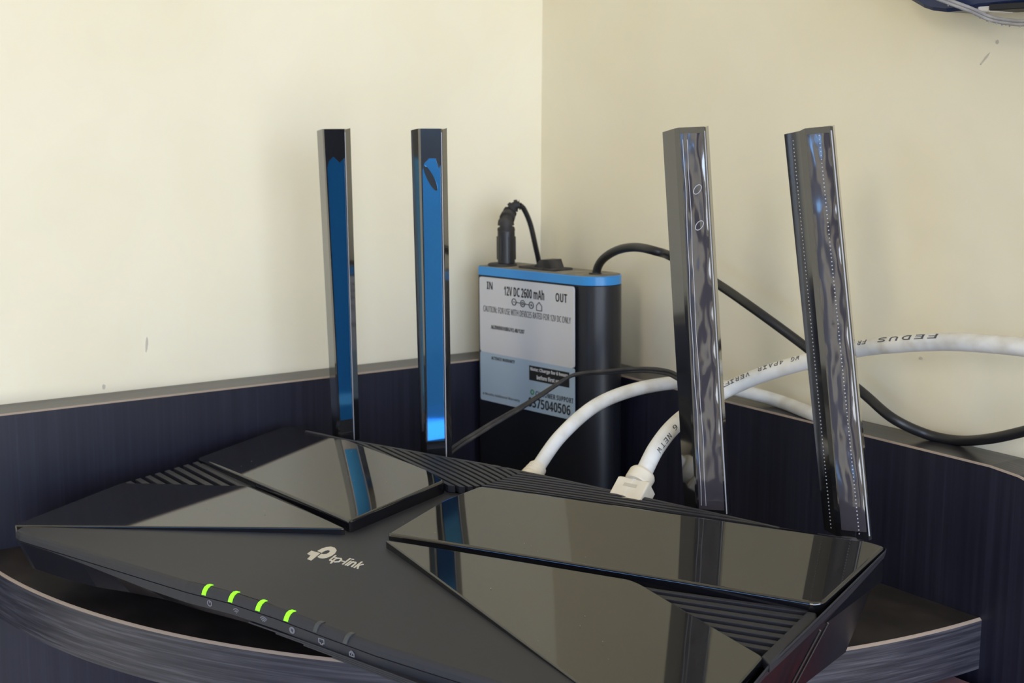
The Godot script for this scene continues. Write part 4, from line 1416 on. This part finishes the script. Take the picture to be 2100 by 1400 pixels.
func plug(t: Node3D, path: PackedVector3Array, hood: bool) -> void:
	# moulded hood at the router end of a network cable
	var a := (path[10] - path[0]).normalized()
	var s := a.cross(eye - path[0]).normalized()
	var u := s.cross(a)
	var st := begin()
	if hood:
		var o := path[14] - a * 0.0005
		lathe(st, o - a * 0.004, a, [Vector2(0.0, 0.0), Vector2(0.0047, 0.0), Vector2(0.0050, 0.0006), Vector2(0.0050, 0.0042), Vector2(0.0044, 0.0052), Vector2(0.0032, 0.0056), Vector2(0.0, 0.0056)], 28)
		part("collar", st, M.plug, t)
		st = begin()
		var rb := router_at.basis
		var bx := rb.x
		var by := (a - bx * a.dot(bx)).normalized()
		var bz := bx.cross(by)
		var c0 := o - a * 0.0035
		var m := func(q: Vector2, z: float) -> Vector3: return c0 + bx * q.x + bz * q.y + by * z
		var pl := PackedVector2Array([Vector2(-0.0068, -0.0045), Vector2(0.0062, -0.0045), Vector2(0.0062, 0.0030), Vector2(-0.0068, 0.0030)])
		extrude(st, round_corners(pl, 0.0008), m, -0.016, 0.0, 0.0008)
		var h := part("plug_hood", st, M.plug, t)
		st = begin()
		var slot := PackedVector2Array([Vector2(-0.0030, -0.0042), Vector2(0.0024, -0.0042), Vector2(0.0024, -0.0028), Vector2(-0.0030, -0.0028)])
		var front := func(q: Vector2, z: float) -> Vector3: return c0 + bx * q.x + by * q.y + bz * z
		extrude(st, slot, front, 0.0025, 0.0031)
		part("latch_slot", st, M.dirt, h)
	else:
		var prof := [Vector2(0.0, 0.0), Vector2(0.0046, 0.0)]
		for k in 4:
			prof.append(Vector2(0.0046 - 0.0003 * k, 0.004 + 0.0022 * k))
			prof.append(Vector2(0.0046 - 0.0003 * k, 0.0053 + 0.0022 * k))
			prof.append(Vector2(0.0040 - 0.0003 * k, 0.0055 + 0.0022 * k))
			prof.append(Vector2(0.0040 - 0.0003 * k, 0.0060 + 0.0022 * k))
		prof.append(Vector2(0.0026, 0.0130))
		lathe(st, path[0] - a * 0.001, a, prof, 26)
		part("plug_boot", st, M.plug, t)

func cable_words(st: SurfaceTool, path: PackedVector3Array, words: String, from: Vector3, to: Vector3, lift: float, r: float, f: Font) -> void:
	var len_ := PackedFloat32Array([0.0])
	for i in path.size() - 1:
		len_.append(len_[-1] + path[i].distance_to(path[i + 1]))
	var at := func(p: Vector3) -> float:
		var best := 0
		for i in path.size():
			if path[i].distance_squared_to(p) < path[best].distance_squared_to(p):
				best = i
		return len_[best]
	var s0: float = at.call(from)
	var s1: float = at.call(to)
	for k in words.length():
		var s := lerpf(s0, s1, (k + 0.5) / words.length())
		var i := 0
		while i < path.size() - 2 and len_[i + 1] < s:
			i += 1
		var q := path[i].lerp(path[i + 1], clampf((s - len_[i]) / maxf(len_[i + 1] - len_[i], 1e-6), 0, 1))
		var d := (path[i + 1] - path[i]).normalized() * signf(s1 - s0)
		var see := (eye - q).normalized()
		see = (see - d * see.dot(d)).normalized()
		var nrm := see.rotated(d, lift).normalized()
		var up := nrm.cross(d)
		var step := absf(s1 - s0) / words.length()
		text_into(st, words[k], f, step * 0.66, 0.0019, Transform3D(Basis(d, up, nrm), q + nrm * (r - 0.00002)), 0.00022)


# ------------------------------------------------------------------ navy device on the right wall
func wall_device() -> void:
	var t := thing("wall_device", "dark navy device with rounded lower corner mounted high on right wall", "device", Transform3D(Basis(), Vector3(0.0, 0.2085, 0.245)))
	var pl := PackedVector2Array([Vector2(0.150, 0.0035), Vector2(0.150, 0.120), Vector2(-0.030, 0.120), Vector2(-0.0285, 0.020), Vector2(-0.0240, 0.0095), Vector2(-0.0200, 0.0048), Vector2(-0.0140, 0.0018), Vector2(-0.0100, 0.0006), Vector2(-0.0040, -0.0002), Vector2(0.0040, 0.0000), Vector2(0.0100, 0.0008)])
	var m := func(q: Vector2, z: float) -> Vector3: return Vector3(-z, q.y, q.x)
	var st := begin()
	extrude(st, pl, m, -0.0184, 0.0, 0.0012)
	part("housing", st, M.navy, t)
	st = begin()
	boxx(st, Vector3(0.0002, -0.0006, 0.0135), Vector3(0.0150, 0.0016, 0.120), 0.0003)
	part("slot_strip", st, M.slot, t)
	st = begin()
	boxx(st, Vector3(0.0010, -0.0008, 0.0085), Vector3(0.0140, 0.0012, 0.0132), 0.0003)
	part("tab", st, M.off_white, t)


# ------------------------------------------------------------------ red cloth below
func cloth() -> void:
	var t := thing("folded_cloth", "red ribbed woven cloth folded on the tier below the shelf", "cloth", Transform3D(Basis(), Vector3(-0.06, -0.30, 0.19)))
	# stack of folds whose front edge bulges past the shelf
	for k in 5:
		var st := begin()
		var y0 := 0.001 + 0.0555 * k
		var y1 := y0 + 0.055
		var reach := 0.098 + 0.006 * sin(k * 2.1) if k < 4 else 0.118
		var pl := PackedVector2Array()
		for i in 15:
			var a := -PI / 2 + PI * i / 14
			pl.append(Vector2(reach - 0.026 + 0.026 * cos(a), (y0 + y1) / 2 + (y1 - y0) / 2 * sin(a)))
		pl.append(Vector2(-0.10, y1))
		pl.append(Vector2(-0.10, y0))
		extrude(st, pl, func(q: Vector2, z: float) -> Vector3: return Vector3(z, q.y, q.x), -0.09, 0.054, 0.0, true)
		part("fold", st, M.red, t)
		# woven ribs lying over the fold's rounded edge
		if k == 4:
			st = begin()
			for r in 72:
				var z := -0.088 + 0.00198 * r
				var path := PackedVector3Array([Vector3(z - 0.030, y1 - 0.0002, reach - 0.095), Vector3(z - 0.012, y1 - 0.0002, reach - 0.05)])
				for i in range(14, -1, -1):
					var a := -PI / 2 + PI * i / 14
					path.append(Vector3(z - 0.010 + 0.010 * (1.0 - sin(a)) * 0.5 + 0.0005 * sin(r * 3.1), (y0 + y1) / 2 + (y1 - y0) / 2 * sin(a), reach - 0.026 + 0.0262 * cos(a)))
				tube(st, path, func(_x: float) -> float: return 0.0008, 6)
			var rb := part("woven_rib", st, M.red, t)
			rb.set_meta("kind", "stuff")
